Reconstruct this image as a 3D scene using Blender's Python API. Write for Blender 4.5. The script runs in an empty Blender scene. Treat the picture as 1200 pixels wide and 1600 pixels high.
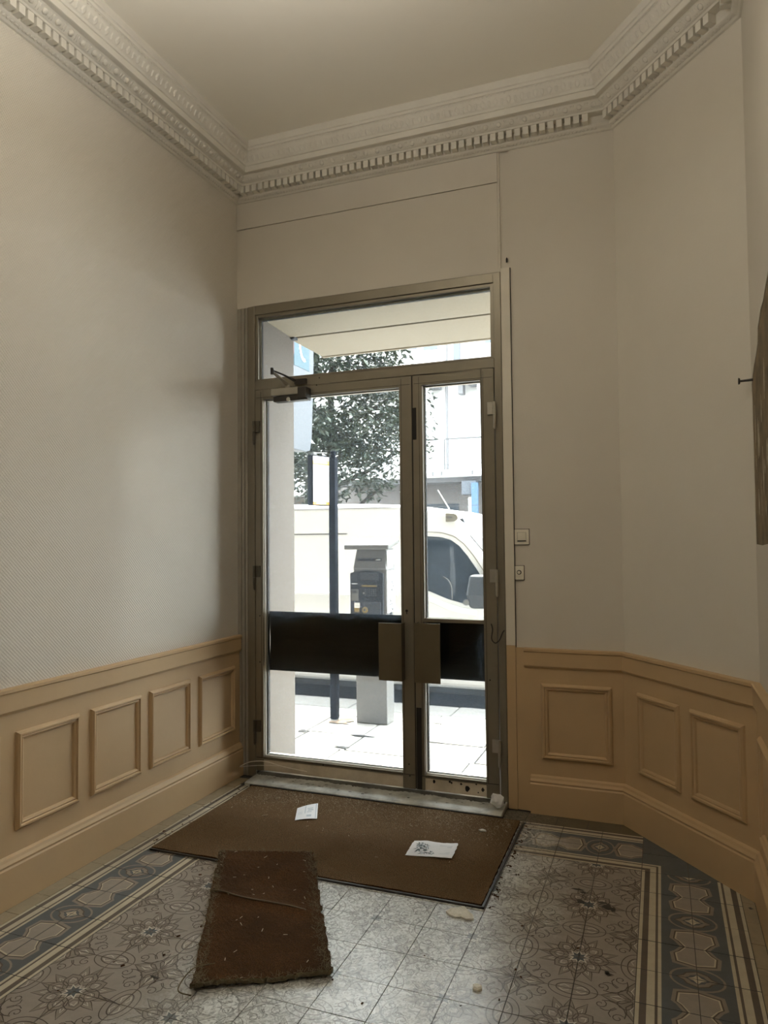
import bpy, bmesh, math, random
from mathutils import Vector, Matrix

random.seed(7)
S = bpy.context.scene
COL = S.collection
PI = math.pi

# ------------------------------------------------------------------ camera
F_PX, CX, CY, CZ = 1125.0, 2.634, -4.147, 1.5407
YAW, PITCH, ROLL = math.radians(20.933), math.radians(2.137), math.radians(-0.539)
fw = Vector((-math.sin(YAW)*math.cos(PITCH), math.cos(YAW)*math.cos(PITCH), math.sin(PITCH)))
rt = Vector((math.cos(YAW), math.sin(YAW), 0.0))
up = rt.cross(fw)
r2 = math.cos(ROLL)*rt + math.sin(ROLL)*up
u2 = -math.sin(ROLL)*rt + math.cos(ROLL)*up
cam_d = bpy.data.cameras.new('camera')
cam = bpy.data.objects.new('camera', cam_d)
COL.objects.link(cam)
cam.matrix_world = Matrix(((r2.x, u2.x, -fw.x, CX), (r2.y, u2.y, -fw.y, CY), (r2.z, u2.z, -fw.z, CZ), (0, 0, 0, 1)))
cam_d.sensor_fit = 'VERTICAL'
cam_d.sensor_height = 24.0
cam_d.lens = 24.0*F_PX/1600.0
cam_d.clip_start = 0.02
cam_d.clip_end = 200
S.camera = cam

# ------------------------------------------------------------------ light
W = bpy.data.worlds.new('sky')
S.world = W
W.use_nodes = True
bg = W.node_tree.nodes['Background']
bg.inputs['Color'].default_value = (0.93, 0.97, 1.0, 1)     # bright overcast sky
bg.inputs['Strength'].default_value = 15.5
sun_d = bpy.data.lights.new('sun', 'SUN')
sun_d.energy = 22.0
sun_d.angle = math.radians(6)
sun_d.color = (1.0, 0.95, 0.87)
sun = bpy.data.objects.new('sun', sun_d)
COL.objects.link(sun)
sun.rotation_euler = Vector((0.14, -0.37, -0.92)).to_track_quat('-Z', 'Y').to_euler()
FILL_POWER = 46.0                                           # added uplight, out of view, brightening the hall
S.view_settings.view_transform = 'Standard'
S.view_settings.look = 'None'
S.view_settings.gamma = 1.0
S.view_settings.use_curve_mapping = False
S.view_settings.exposure = 0.0
S.cycles.use_denoising = True
S.cycles.max_bounces = 14
S.cycles.diffuse_bounces = 9
S.cycles.glossy_bounces = 4
S.cycles.transparent_max_bounces = 16
S.cycles.sample_clamp_indirect = 8.0
S.cycles.caustics_reflective = False
S.cycles.caustics_refractive = False

# ------------------------------------------------------------------ materials
def N(nt, kind, **kw):
    n = nt.nodes.new(kind)
    for k, v in kw.items():
        if k in n.inputs:
            n.inputs[k].default_value = v
        else:
            setattr(n, k, v)
    return n

def mat(name, col, rough=0.6, metal=0.0, var=0.0, vscale=6.0, bump=0.0, bscale=60.0, spec=0.5, col2=None, coords='Object', sheen=0.0):
    """Principled surface whose colour wanders between col and col2 (dirt, age) with a fine bump."""
    m = bpy.data.materials.new(name)
    m.use_nodes = True
    nt = m.node_tree
    b = nt.nodes['Principled BSDF']
    b.inputs['Base Color'].default_value = (*col, 1)
    b.inputs['Roughness'].default_value = rough
    b.inputs['Metallic'].default_value = metal
    b.inputs['Specular IOR Level'].default_value = spec
    if var > 0 or bump > 0:
        tc = N(nt, 'ShaderNodeTexCoord')
    if var > 0:
        c2 = col2 or tuple(c*0.55 for c in col)
        nz = N(nt, 'ShaderNodeTexNoise', Scale=vscale, Detail=6.0, Roughness=0.62)
        nt.links.new(tc.outputs[coords], nz.inputs['Vector'])
        rp = N(nt, 'ShaderNodeMapRange')
        rp.inputs['From Min'].default_value = 0.38
        rp.inputs['From Max'].default_value = 0.75
        rp.inputs['To Max'].default_value = var
        nt.links.new(nz.outputs['Fac'], rp.inputs['Value'])
        mx = N(nt, 'ShaderNodeMix', data_type='RGBA')
        mx.inputs['A'].default_value = (*col, 1)
        mx.inputs['B'].default_value = (*c2, 1)
        nt.links.new(rp.outputs[0], mx.inputs['Factor'])
        nt.links.new(mx.outputs['Result'], b.inputs['Base Color'])
    if bump > 0:
        n2 = N(nt, 'ShaderNodeTexNoise', Scale=bscale, Detail=4.0)
        nt.links.new(tc.outputs[coords], n2.inputs['Vector'])
        bp = N(nt, 'ShaderNodeBump', Strength=bump, Distance=0.01)
        nt.links.new(n2.outputs['Fac'], bp.inputs['Height'])
        nt.links.new(bp.outputs['Normal'], b.inputs['Normal'])
    return m

def wallpaper_mat(name, col, col2, strength):
    """painted glass-fibre wallpaper: fine diagonal weave, faint grime"""
    m = mat(name, col, 0.75, var=0.3, vscale=1.3, col2=col2)
    nt = m.node_tree
    b = nt.nodes['Principled BSDF']
    tc = N(nt, 'ShaderNodeTexCoord')
    mp = N(nt, 'ShaderNodeMapping')
    mp.inputs['Rotation'].default_value = (PI/4, 0, 0)
    nt.links.new(tc.outputs['Object'], mp.inputs['Vector'])
    w1 = N(nt, 'ShaderNodeTexWave', Scale=36.0, Distortion=0.5, bands_direction='Y')
    w2 = N(nt, 'ShaderNodeTexWave', Scale=26.0, Distortion=0.5, bands_direction='Z')
    for w in (w1, w2):
        nt.links.new(mp.outputs['Vector'], w.inputs['Vector'])
    mu = N(nt, 'ShaderNodeMath', operation='MULTIPLY')
    nt.links.new(w1.outputs['Fac'], mu.inputs[0])
    nt.links.new(w2.outputs['Fac'], mu.inputs[1])
    bp = N(nt, 'ShaderNodeBump', Strength=strength, Distance=0.002)
    nt.links.new(mu.outputs[0], bp.inputs['Height'])
    nt.links.new(bp.outputs['Normal'], b.inputs['Normal'])
    return m

def tile_mat(name, col, worn, rough=0.27):
    """cement tile colour, bleached where feet have walked from the hall to the door"""
    m = bpy.data.materials.new(name)
    m.use_nodes = True
    nt = m.node_tree
    b = nt.nodes['Principled BSDF']
    b.inputs['Roughness'].default_value = rough
    geo = N(nt, 'ShaderNodeNewGeometry')
    sx = N(nt, 'ShaderNodeSeparateXYZ')
    nt.links.new(geo.outputs['Position'], sx.inputs[0])
    nz = N(nt, 'ShaderNodeTexNoise', Scale=2.2, Detail=5.0, Roughness=0.65)
    nt.links.new(geo.outputs['Position'], nz.inputs['Vector'])
    # distance from the middle of the walked path (x = 1.55), wandering with noise
    d = N(nt, 'ShaderNodeMath', operation='SUBTRACT'); d.inputs[1].default_value = 1.56
    nt.links.new(sx.outputs['X'], d.inputs[0])
    a = N(nt, 'ShaderNodeMath', operation='ABSOLUTE')
    nt.links.new(d.outputs[0], a.inputs[0])
    nn = N(nt, 'ShaderNodeMath', operation='MULTIPLY_ADD'); nn.inputs[1].default_value = -0.55; nn.inputs[2].default_value = 0.27
    nt.links.new(nz.outputs['Fac'], nn.inputs[0])
    ad = N(nt, 'ShaderNodeMath', operation='ADD')
    nt.links.new(a.outputs[0], ad.inputs[0]); nt.links.new(nn.outputs[0], ad.inputs[1])
    mr = N(nt, 'ShaderNodeMapRange', interpolation_type='SMOOTHSTEP')
    mr.inputs['From Min'].default_value = 0.72
    mr.inputs['From Max'].default_value = 0.30
    mr.inputs['To Max'].default_value = 0.92
    nt.links.new(ad.outputs[0], mr.inputs['Value'])
    # worn surface: ragged squiggles where the colour layer has flaked
    sq = N(nt, 'ShaderNodeTexNoise', Scale=42.0, Detail=2.0, Distortion=2.2)
    nt.links.new(geo.outputs['Position'], sq.inputs['Vector'])
    sr = N(nt, 'ShaderNodeMapRange')
    sr.inputs['From Min'].default_value = 0.36; sr.inputs['From Max'].default_value = 0.60
    nt.links.new(sq.outputs['Fac'], sr.inputs['Value'])
    wm = N(nt, 'ShaderNodeMix', data_type='RGBA')
    wm.inputs['A'].default_value = (*[c*0.50 for c in worn], 1)
    wm.inputs['B'].default_value = (*worn, 1)
    nt.links.new(sr.outputs[0], wm.inputs['Factor'])
    dirt = N(nt, 'ShaderNodeTexNoise', Scale=14.0, Detail=8.0, Roughness=0.7)
    nt.links.new(geo.outputs['Position'], dirt.inputs['Vector'])
    dm = N(nt, 'ShaderNodeMix', data_type='RGBA')
    dm.inputs['A'].default_value = (*[c*0.72 for c in col], 1)
    dm.inputs['B'].default_value = (*[min(1, c*1.22) for c in col], 1)
    nt.links.new(dirt.outputs['Fac'], dm.inputs['Factor'])
    mx = N(nt, 'ShaderNodeMix', data_type='RGBA')
    nt.links.new(mr.outputs[0], mx.inputs['Factor'])
    nt.links.new(dm.outputs['Result'], mx.inputs['A'])
    nt.links.new(wm.outputs['Result'], mx.inputs['B'])
    nt.links.new(mx.outputs['Result'], b.inputs['Base Color'])
    bp = N(nt, 'ShaderNodeBump', Strength=0.06, Distance=0.003)
    nt.links.new(dirt.outputs['Fac'], bp.inputs['Height'])
    nt.links.new(bp.outputs['Normal'], b.inputs['Normal'])
    return m

def glass_mat(name, tint, haze, hazecol=(0.9, 0.95, 1.0)):
    """thin pane: passes light, mirrors at grazing angles, a film of street dirt scatters some of it"""
    m = bpy.data.materials.new(name)
    m.use_nodes = True
    nt = m.node_tree
    nt.nodes.remove(nt.nodes['Principled BSDF'])
    out = nt.nodes['Material Output']
    tr = N(nt, 'ShaderNodeBsdfTransparent'); tr.inputs['Color'].default_value = (*tint, 1)
    gl = N(nt, 'ShaderNodeBsdfGlossy'); gl.inputs['Roughness'].default_value = 0.02
    fr = N(nt, 'ShaderNodeFresnel', IOR=1.32)
    m1 = N(nt, 'ShaderNodeMixShader')
    nt.links.new(fr.outputs[0], m1.inputs[0]); nt.links.new(tr.outputs[0], m1.inputs[1]); nt.links.new(gl.outputs[0], m1.inputs[2])
    tl = N(nt, 'ShaderNodeBsdfTranslucent'); tl.inputs['Color'].default_value = (*hazecol, 1)
    m2 = N(nt, 'ShaderNodeMixShader')
    tc = N(nt, 'ShaderNodeTexCoord')
    nz = N(nt, 'ShaderNodeTexNoise', Scale=5.0, Detail=6.0, Roughness=0.6)
    nt.links.new(tc.outputs['Object'], nz.inputs['Vector'])
    mr = N(nt, 'ShaderNodeMapRange')
    mr.inputs['From Min'].default_value = 0.3; mr.inputs['From Max'].default_value = 0.75
    mr.inputs['To Min'].default_value = haze*0.8; mr.inputs['To Max'].default_value = haze*1.3
    nt.links.new(nz.outputs['Fac'], mr.inputs['Value'])
    nt.links.new(mr.outputs[0], m2.inputs[0])
    nt.links.new(m1.outputs[0], m2.inputs[1]); nt.links.new(tl.outputs[0], m2.inputs[2])
    nt.links.new(m2.outputs[0], out.inputs['Surface'])
    return m

def coir_mat(name, c1, c2, scale=1.0):
    m = bpy.data.materials.new(name)
    m.use_nodes = True
    nt = m.node_tree
    b = nt.nodes['Principled BSDF']
    b.inputs['Roughness'].default_value = 0.95
    b.inputs['Specular IOR Level'].default_value = 0.1
    tc = N(nt, 'ShaderNodeTexCoord')
    n1 = N(nt, 'ShaderNodeTexNoise', Scale=230.0*scale, Detail=5.0)
    n2 = N(nt, 'ShaderNodeTexNoise', Scale=3.5, Detail=7.0, Roughness=0.65)
    for n in (n1, n2):
        nt.links.new(tc.outputs['Object'], n.inputs['Vector'])
    r1 = N(nt, 'ShaderNodeMapRange')
    r1.inputs['From Min'].default_value = 0.35; r1.inputs['From Max'].default_value = 0.65
    nt.links.new(n1.outputs['Fac'], r1.inputs['Value'])
    mx = N(nt, 'ShaderNodeMix', data_type='RGBA')
    mx.inputs['A'].default_value = (*[c*0.35 for c in c1], 1); mx.inputs['B'].default_value = (*c1, 1)
    nt.links.new(r1.outputs[0], mx.inputs['Factor'])
    m2 = N(nt, 'ShaderNodeMix', data_type='RGBA')
    r2_ = N(nt, 'ShaderNodeMapRange')
    r2_.inputs['From Min'].default_value = 0.42; r2_.inputs['From Max'].default_value = 0.72; r2_.inputs['To Max'].default_value = 0.75
    nt.links.new(n2.outputs['Fac'], r2_.inputs['Value'])
    nt.links.new(r2_.outputs[0], m2.inputs['Factor'])
    nt.links.new(mx.outputs['Result'], m2.inputs['A'])
    m2.inputs['B'].default_value = (*c2, 1)
    nt.links.new(m2.outputs['Result'], b.inputs['Base Color'])
    bp = N(nt, 'ShaderNodeBump', Strength=0.9, Distance=0.006)
    nt.links.new(n1.outputs['Fac'], bp.inputs['Height'])
    nt.links.new(bp.outputs['Normal'], b.inputs['Normal'])
    return m

M = {}
M['wall_left'] = wallpaper_mat('woven_wallpaper', (0.635, 0.595, 0.525), (0.57, 0.525, 0.45), 0.8)
M['wall'] = mat('old_plaster', (0.60, 0.56, 0.495), 0.7, var=0.45, vscale=1.6, col2=(0.53, 0.485, 0.42), bump=0.06, bscale=90)
M['wall_corner'] = mat('old_plaster_lit', (0.65, 0.61, 0.54), 0.7, var=0.45, vscale=1.6, col2=(0.58, 0.535, 0.465), bump=0.06, bscale=90)  # front wall's plaster made paler: this wall's brighter light put into its colour
M['wall_pale'] = mat('painted_board', (0.66, 0.62, 0.54), 0.55, var=0.35, vscale=3.0, col2=(0.52, 0.47, 0.38))
M['ceiling'] = mat('ceiling_paint', (0.87, 0.83, 0.735), 0.75, var=0.3, vscale=1.1, col2=(0.77, 0.72, 0.62), bump=0.05, bscale=40)
M['cornice'] = mat('cornice_plaster', (0.69, 0.66, 0.59), 0.7, var=0.5, vscale=7.0, col2=(0.58, 0.54, 0.47), bump=0.12, bscale=120)
M['ochre'] = mat('ochre_gloss_paint', (0.50, 0.352, 0.198), 0.52, spec=0.3, var=0.45, vscale=3.2, col2=(0.42, 0.30, 0.162), bump=0.03, bscale=30)
M['metal'] = mat('bronze_aluminium', (0.25, 0.222, 0.172), 0.40, metal=0.55, var=0.5, vscale=5.0, col2=(0.19, 0.165, 0.125), bump=0.03, bscale=80)
M['metal_pale'] = mat('scuffed_kick_plate', (0.66, 0.59, 0.48), 0.5, metal=0.0, var=0.7, vscale=7.0, col2=(0.38, 0.32, 0.235))
M['metal_grey'] = mat('ribbed_grey_strip', (0.40, 0.375, 0.32), 0.45, metal=0.35, var=0.55, vscale=4.0, col2=(0.24, 0.21, 0.165))
M['bead'] = mat('pale_glazing_bead', (0.72, 0.68, 0.60), 0.5)
M['dark_gap'] = mat('dark_gap', (0.012, 0.010, 0.008), 0.8)
M['steel'] = mat('hinge_steel', (0.50, 0.47, 0.41), 0.35, metal=0.8, var=0.4, vscale=20)
M['black_steel'] = mat('tarnished_hinge', (0.10, 0.088, 0.068), 0.4, metal=0.6)
M['black_iron'] = mat('blackened_steel', (0.05, 0.045, 0.04), 0.4, metal=0.4)
M['band'] = mat('black_enamel', (0.003, 0.003, 0.003), 0.6, spec=0.15)
M['handle'] = mat('brown_plate', (0.125, 0.100, 0.062), 0.42, metal=0.3, var=0.3, vscale=6)
M['stone_sill'] = mat('worn_sill', (0.52, 0.52, 0.47), 0.5, var=0.85, vscale=9.0, col2=(0.10, 0.09, 0.07), bump=0.1)
M['grime'] = mat('black_grime', (0.055, 0.050, 0.040), 0.9, var=0.8, vscale=12, col2=(0.16, 0.15, 0.125))
M['grout'] = mat('grout', (0.035, 0.030, 0.024), 0.9)
M['coir'] = coir_mat('coir', (0.190, 0.118, 0.058), (0.105, 0.060, 0.027))
M['coir_dark'] = coir_mat('coir_scrap', (0.100, 0.046, 0.017), (0.022, 0.012, 0.006))
M['fray'] = mat('frayed_backing', (0.155, 0.125, 0.070), 0.95, var=0.7, vscale=30, col2=(0.05, 0.045, 0.022))
M['paper'] = mat('paper', (0.80, 0.82, 0.86), 0.7)
M['ink'] = mat('print_ink', (0.10, 0.14, 0.17), 0.7)
M['ink_pale'] = mat('pale_print', (0.50, 0.56, 0.64), 0.7)
M['chip'] = mat('plaster_chip', (0.74, 0.73, 0.66), 0.9, var=0.4, vscale=60, bump=0.3, bscale=150)
M['fluff'] = mat('pale_fluff', (0.30, 0.235, 0.155), 0.95)
M['straw'] = mat('dry_straw', (0.40, 0.33, 0.22), 0.9, var=0.6, vscale=9, col2=(0.6, 0.55, 0.45))
M['switch'] = mat('ivory_plastic', (0.74, 0.70, 0.60), 0.35)
M['timber'] = mat('bare_timber', (0.22, 0.165, 0.095), 0.85, var=0.9, vscale=9.0, col2=(0.07, 0.05, 0.028), bump=0.5, bscale=30)
M['timber_pale'] = mat('lime_smear', (0.46, 0.41, 0.32), 0.9, var=0.7, vscale=40, col2=(0.2, 0.16, 0.10))
M['glass'] = glass_mat('dusty_glass', (0.95, 0.97, 0.96), 0.013, (0.66, 0.82, 1.0))
# tiles
WORN = (0.72, 0.745, 0.73)
M['t_ground'] = tile_mat('tile_taupe', (0.270, 0.240, 0.208), WORN)
M['t_mid'] = tile_mat('tile_mid', (0.225, 0.195, 0.165), (0.60, 0.61, 0.59))
M['t_line'] = tile_mat('tile_line', (0.088, 0.073, 0.061), (0.40, 0.40, 0.385))
M['t_light'] = tile_mat('tile_light', (0.50, 0.465, 0.40), (0.76, 0.77, 0.75))
M['t_blue'] = tile_mat('tile_blue', (0.090, 0.102, 0.108), (0.34, 0.355, 0.355))
M['t_cream'] = tile_mat('tile_cream', (0.46, 0.415, 0.315), (0.56, 0.53, 0.45))
M['t_brown'] = tile_mat('tile_brown', (0.105, 0.088, 0.074), (0.26, 0.245, 0.225))
M['t_beige'] = tile_mat('tile_beige', (0.295, 0.245, 0.165), (0.50, 0.46, 0.38))
M['t_dirty_shade'] = tile_mat('tile_dirty_shade', (0.105, 0.088, 0.060), (0.16, 0.145, 0.115))  # beige darkened for the back strip: dirt plus its shade in the colour
# street
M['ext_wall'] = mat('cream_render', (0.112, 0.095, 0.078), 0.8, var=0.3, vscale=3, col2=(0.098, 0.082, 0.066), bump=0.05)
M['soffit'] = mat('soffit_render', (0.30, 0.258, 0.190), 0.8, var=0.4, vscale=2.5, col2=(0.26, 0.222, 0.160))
M['slab'] = mat('pavement_slab', (0.36, 0.35, 0.325), 0.8, var=0.5, vscale=5, col2=(0.27, 0.26, 0.235), bump=0.1)
M['joint'] = mat('slab_joint', (0.010, 0.0095, 0.009), 0.9, var=0.5, vscale=8)
M['kerb'] = mat('kerb_stone', (0.22, 0.215, 0.205), 0.8, var=0.6, vscale=8, col2=(0.15, 0.147, 0.142))
M['asphalt'] = mat('asphalt', (0.06, 0.068, 0.08), 0.9, var=0.9, vscale=60, col2=(0.24, 0.255, 0.28), bump=0.6, bscale=140)
M['rust'] = mat('rust_stain', (0.16, 0.105, 0.065), 0.9, var=0.8, vscale=18, col2=(0.25, 0.21, 0.165))
M['van_white'] = mat('van_paint', (0.74, 0.75, 0.75), 0.3, var=0.2, vscale=2, col2=(0.69, 0.69, 0.68))
M['van_seam'] = mat('van_seam', (0.16, 0.16, 0.165), 0.6)
M['van_glass'] = mat('van_glass', (0.020, 0.031, 0.043), 0.05, spec=0.5)
M['van_black'] = mat('van_plastic', (0.035, 0.04, 0.046), 0.45)
M['rubber'] = mat('tyre_rubber', (0.018, 0.018, 0.018), 0.8)
M['grey_plate'] = mat('weathered_grey_plate', (0.19, 0.175, 0.135), 0.5)
M['meter_grey'] = mat('meter_grey', (0.15, 0.15, 0.147), 0.45, var=0.3, vscale=6)
M['meter_dark'] = mat('meter_panel', (0.012, 0.016, 0.024), 0.4)
M['meter_dim'] = mat('meter_relief', (0.040, 0.047, 0.058), 0.5)
M['meter_pale'] = mat('meter_pale', (0.14, 0.14, 0.132), 0.5)
M['yellow'] = mat('meter_yellow', (0.25, 0.18, 0.06), 0.5)
M['white'] = mat('white_print', (0.8, 0.8, 0.78), 0.6)
M['red'] = mat('sign_red', (0.12, 0.035, 0.042), 0.5)
M['teal'] = mat('sign_teal', (0.018, 0.068, 0.098), 0.45)
M['sign_grey'] = mat('sign_panel', (0.085, 0.097, 0.115), 0.5)
M['post'] = mat('post_paint', (0.005, 0.007, 0.013), 0.8, spec=0.12)
M['orange'] = mat('timetable_orange', (0.72, 0.36, 0.06), 0.5)
M['amber'] = mat('timetable_amber', (0.80, 0.58, 0.22), 0.5)
M['bark'] = mat('bark', (0.035, 0.03, 0.024), 0.9, var=0.6, vscale=12, bump=0.5)
M['leaf'] = mat('glossy_leaf', (0.024, 0.037, 0.024), 0.42, var=0.9, vscale=2.2, col2=(0.036, 0.040, 0.024))
M['facade'] = mat('pale_facade', (0.60, 0.60, 0.59), 0.8, var=0.15, vscale=1.0, col2=(0.54, 0.53, 0.52))
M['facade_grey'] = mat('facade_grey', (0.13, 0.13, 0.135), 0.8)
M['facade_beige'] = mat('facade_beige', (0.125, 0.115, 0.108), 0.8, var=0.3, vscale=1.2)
M['shutter_blue'] = mat('blue_shutter', (0.085, 0.115, 0.165), 0.6)
M['shop_glass'] = mat('shop_glass', (0.05, 0.06, 0.07), 0.1)
M['shop_brown'] = mat('shop_brown', (0.07, 0.05, 0.034), 0.7, var=0.8, vscale=2.5, col2=(0.025, 0.025, 0.022))
M['sign_blue'] = mat('sign_blue', (0.07, 0.13, 0.21), 0.5)
M['rail'] = mat('rail_grey', (0.075, 0.08, 0.083), 0.5)
M['sky_lamp'] = mat('opal_globe', (0.9, 0.88, 0.82), 0.3)

# ------------------------------------------------------------------ helpers
def wloc(o):
    v = Vector((0, 0, 0))
    while o is not None:
        v += o.location
        o = o.parent
    return v

class MB:
    """collects polygons in world coordinates; build() links them as one mesh object"""
    def __init__(self):
        self.v, self.f, self.m = [], [], []
    def poly(self, pts, mi=0):
        n = len(self.v)
        self.v += [tuple(p) for p in pts]
        self.f.append(tuple(range(n, n+len(pts))))
        self.m.append(mi)
        return self
    def box(self, x0, x1, y0, y1, z0, z1, mi=0, tf=None):
        P = [(x0, y0, z0), (x1, y0, z0), (x1, y1, z0), (x0, y1, z0), (x0, y0, z1), (x1, y0, z1), (x1, y1, z1), (x0, y1, z1)]
        if tf:
            P = [tf(*p) for p in P]
        n = len(self.v)
        self.v += [tuple(p) for p in P]
        for q in ((0, 3, 2, 1), (4, 5, 6, 7), (0, 1, 5, 4), (1, 2, 6, 5), (2, 3, 7, 6), (3, 0, 4, 7)):
            self.f.append(tuple(n+i for i in q))
            self.m.append(mi)
        return self
    def prism(self, poly, lo, hi, fn, mi=0):
        """poly of 2-D points, fn(a,b,h) -> world; closed solid between heights lo and hi"""
        k = len(poly)
        n = len(self.v)
        self.v += [tuple(fn(a, b, lo)) for a, b in poly] + [tuple(fn(a, b, hi)) for a, b in poly]
        self.f.append(tuple(n+i for i in reversed(range(k)))); self.m.append(mi)
        self.f.append(tuple(n+k+i for i in range(k))); self.m.append(mi)
        for i in range(k):
            j = (i+1) % k
            self.f.append((n+i, n+j, n+k+j, n+k+i)); self.m.append(mi)
        return self
    def loft(self, rings, mi=0, closed=True, caps=True):
        k = len(rings[0])
        n = len(self.v)
        for r in rings:
            self.v += [tuple(p) for p in r]
        for a in range(len(rings)-1):
            for i in range(k if closed else k-1):
                j = (i+1) % k
                self.f.append((n+a*k+i, n+a*k+j, n+(a+1)*k+j, n+(a+1)*k+i)); self.m.append(mi)
        if caps and closed:
            self.f.append(tuple(n+i for i in reversed(range(k)))); self.m.append(mi)
            self.f.append(tuple(n+(len(rings)-1)*k+i for i in range(k))); self.m.append(mi)
        return self
    def tube(self, path, r, seg=8, mi=0):
        path = [Vector(p) for p in path]
        rr = r if isinstance(r, (list, tuple)) else [r]*len(path)
        rings = []
        ref = None
        for i, p in enumerate(path):
            t = (path[min(i+1, len(path)-1)]-path[max(i-1, 0)]).normalized()
            if ref is None:
                ref = Vector((0, 0, 1)) if abs(t.z) < 0.9 else Vector((1, 0, 0))
            a = (ref - t*ref.dot(t)).normalized()
            ref = a
            b = t.cross(a)
            rings.append([p + rr[i]*(math.cos(2*PI*q/seg)*a + math.sin(2*PI*q/seg)*b) for q in range(seg)])
        return self.loft(rings, mi)
    def lathe(self, prof, c, axis='z', seg=20, mi=0):
        rings = []
        for r, h in prof:
            ring = []
            for q in range(seg):
                a, b = r*math.cos(2*PI*q/seg), r*math.sin(2*PI*q/seg)
                ring.append({'z': (c[0]+a, c[1]+b, c[2]+h), 'y': (c[0]+a, c[1]+h, c[2]+b), 'x': (c[0]+h, c[1]+a, c[2]+b)}[axis])
            rings.append(ring)
        return self.loft(rings, mi)
    def build(self, name, mats, parent=None, origin=None, bevel=0.0, seg=2, smooth=False, normals=True):
        if not isinstance(mats, (list, tuple)):
            mats = [mats]
        base = wloc(parent) if parent is not None else Vector((0, 0, 0))
        org = Vector(origin) if origin is not None else (base if parent is not None else Vector((0, 0, 0)))
        me = bpy.data.meshes.new(name)
        me.from_pydata([(p[0]-org.x, p[1]-org.y, p[2]-org.z) for p in self.v], [], self.f)
        for mm in mats:
            me.materials.append(mm)
        me.polygons.foreach_set('material_index', self.m)
        if normals:
            b = bmesh.new(); b.from_mesh(me)
            bmesh.ops.remove_doubles(b, verts=b.verts, dist=1e-6)
            bmesh.ops.recalc_face_normals(b, faces=b.faces)
            b.to_mesh(me); b.free()
        if smooth:
            me.polygons.foreach_set('use_smooth', [True]*len(me.polygons))
        o = bpy.data.objects.new(name, me)
        COL.objects.link(o)
        o.location = org - base if parent is not None else org
        if parent is not None:
            o.parent = parent
        if bevel > 0:
            md = o.modifiers.new('bevel', 'BEVEL')
            md.width = bevel; md.segments = seg; md.limit_method = 'ANGLE'; md.angle_limit = math.radians(40)
            md.harden_normals = False
        return o

def tag(o, label=None, cat=None, group=None, kind=None):
    if label: o['label'] = label
    if cat: o['category'] = cat
    if group: o['group'] = group
    if kind: o['kind'] = kind
    return o

def thing(name, loc, label, cat, group=None, kind=None, rotz=0.0):
    o = bpy.data.objects.new(name, None)
    COL.objects.link(o)
    o.location = loc
    o.rotation_euler = (0, 0, rotz)
    o.empty_display_size = 0.1
    return tag(o, label, cat, group, kind)

def struct(o, label, cat):
    return tag(o, label, cat, None, 'structure')

# walls of the room, each with a frame: place(s along, off into the room, z)
P = [Vector((0, -6.6)), Vector((0, 0)), Vector((2.439, 0)), Vector((3.017, -0.704)), Vector((3.017, -6.6))]
class Seg:
    def __init__(self, a, b):
        self.a, self.b = a, b
        self.L = (b-a).length
        self.d = (b-a)/self.L
        self.n = Vector((self.d.y, -self.d.x))      # points into the room
    def __call__(self, s, off, z):
        p = self.a + self.d*s + self.n*off
        return (p.x, p.y, z)
SEG = [Seg(P[i], P[i+1]) for i in range(4)]           # left, front, corner, right
LEFT, FRONT, CORNER, RIGHT = SEG
def mitre(i):
    if i in (0, 4):
        return SEG[0].n if i == 0 else SEG[3].n
    n1, n2 = SEG[i-1].n, SEG[i].n
    return (n1+n2)/(1+n1.dot(n2))
def sweep(mb, i, prof, s0=None, s1=None, mi=0):
    """profile [(off,z)] along wall i, mitred at the room's corners unless s0 / s1 cut it square"""
    sg = SEG[i]
    rings = []
    for end, s in ((0, s0), (1, s1)):
        if s is None:
            c, mm = P[i+end], mitre(i+end)
            rings.append([(c.x+mm.x*o, c.y+mm.y*o, z) for o, z in prof])
        else:
            rings.append([sg(s, o, z) for o, z in prof])
    mb.loft(rings, mi)
    return mb

# ------------------------------------------------------------------ walls and ceiling
Z0, ZC = -0.06, 4.1
w = MB().box(-0.16, 0.0, -6.6, 0.0, Z0, ZC+0.1).build('wall_left', M['wall_left'])
struct(w, 'long pale wall on the left with woven textured wallpaper', 'wall')

wf = MB()
wf.prism([(1.852, 0.0), (1.852, 0.012), (1.795, 0.012), (1.795, 0.08), (2.50, 0.64), (2.62, 0.64), (2.62, 0.0)], -0.2, ZC+0.1, lambda a, b, h: (a, b, h))   # right of the door; unseen outer reveal splayed to let in more light
wf.box(-0.16, 1.795, 0.0, 0.10, 3.10, ZC+0.1)                # over the door
wf.box(-0.16, 2.50, 0.10, 0.64, 3.16, ZC+0.1)
wf = wf.build('wall_front', M['wall'])
struct(wf, 'pale plaster wall that holds the glazed entrance door', 'wall')
wc = MB().prism([(2.439, 0.0), (3.017, -0.704), (3.25, -0.704), (3.25, 0.30), (2.439, 0.30)], Z0, ZC+0.1, lambda a, b, h: (a, b, h)).build('wall_corner', M['wall_corner'])
struct(wc, 'slanted pale wall cutting the corner right of the door', 'wall')

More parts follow.
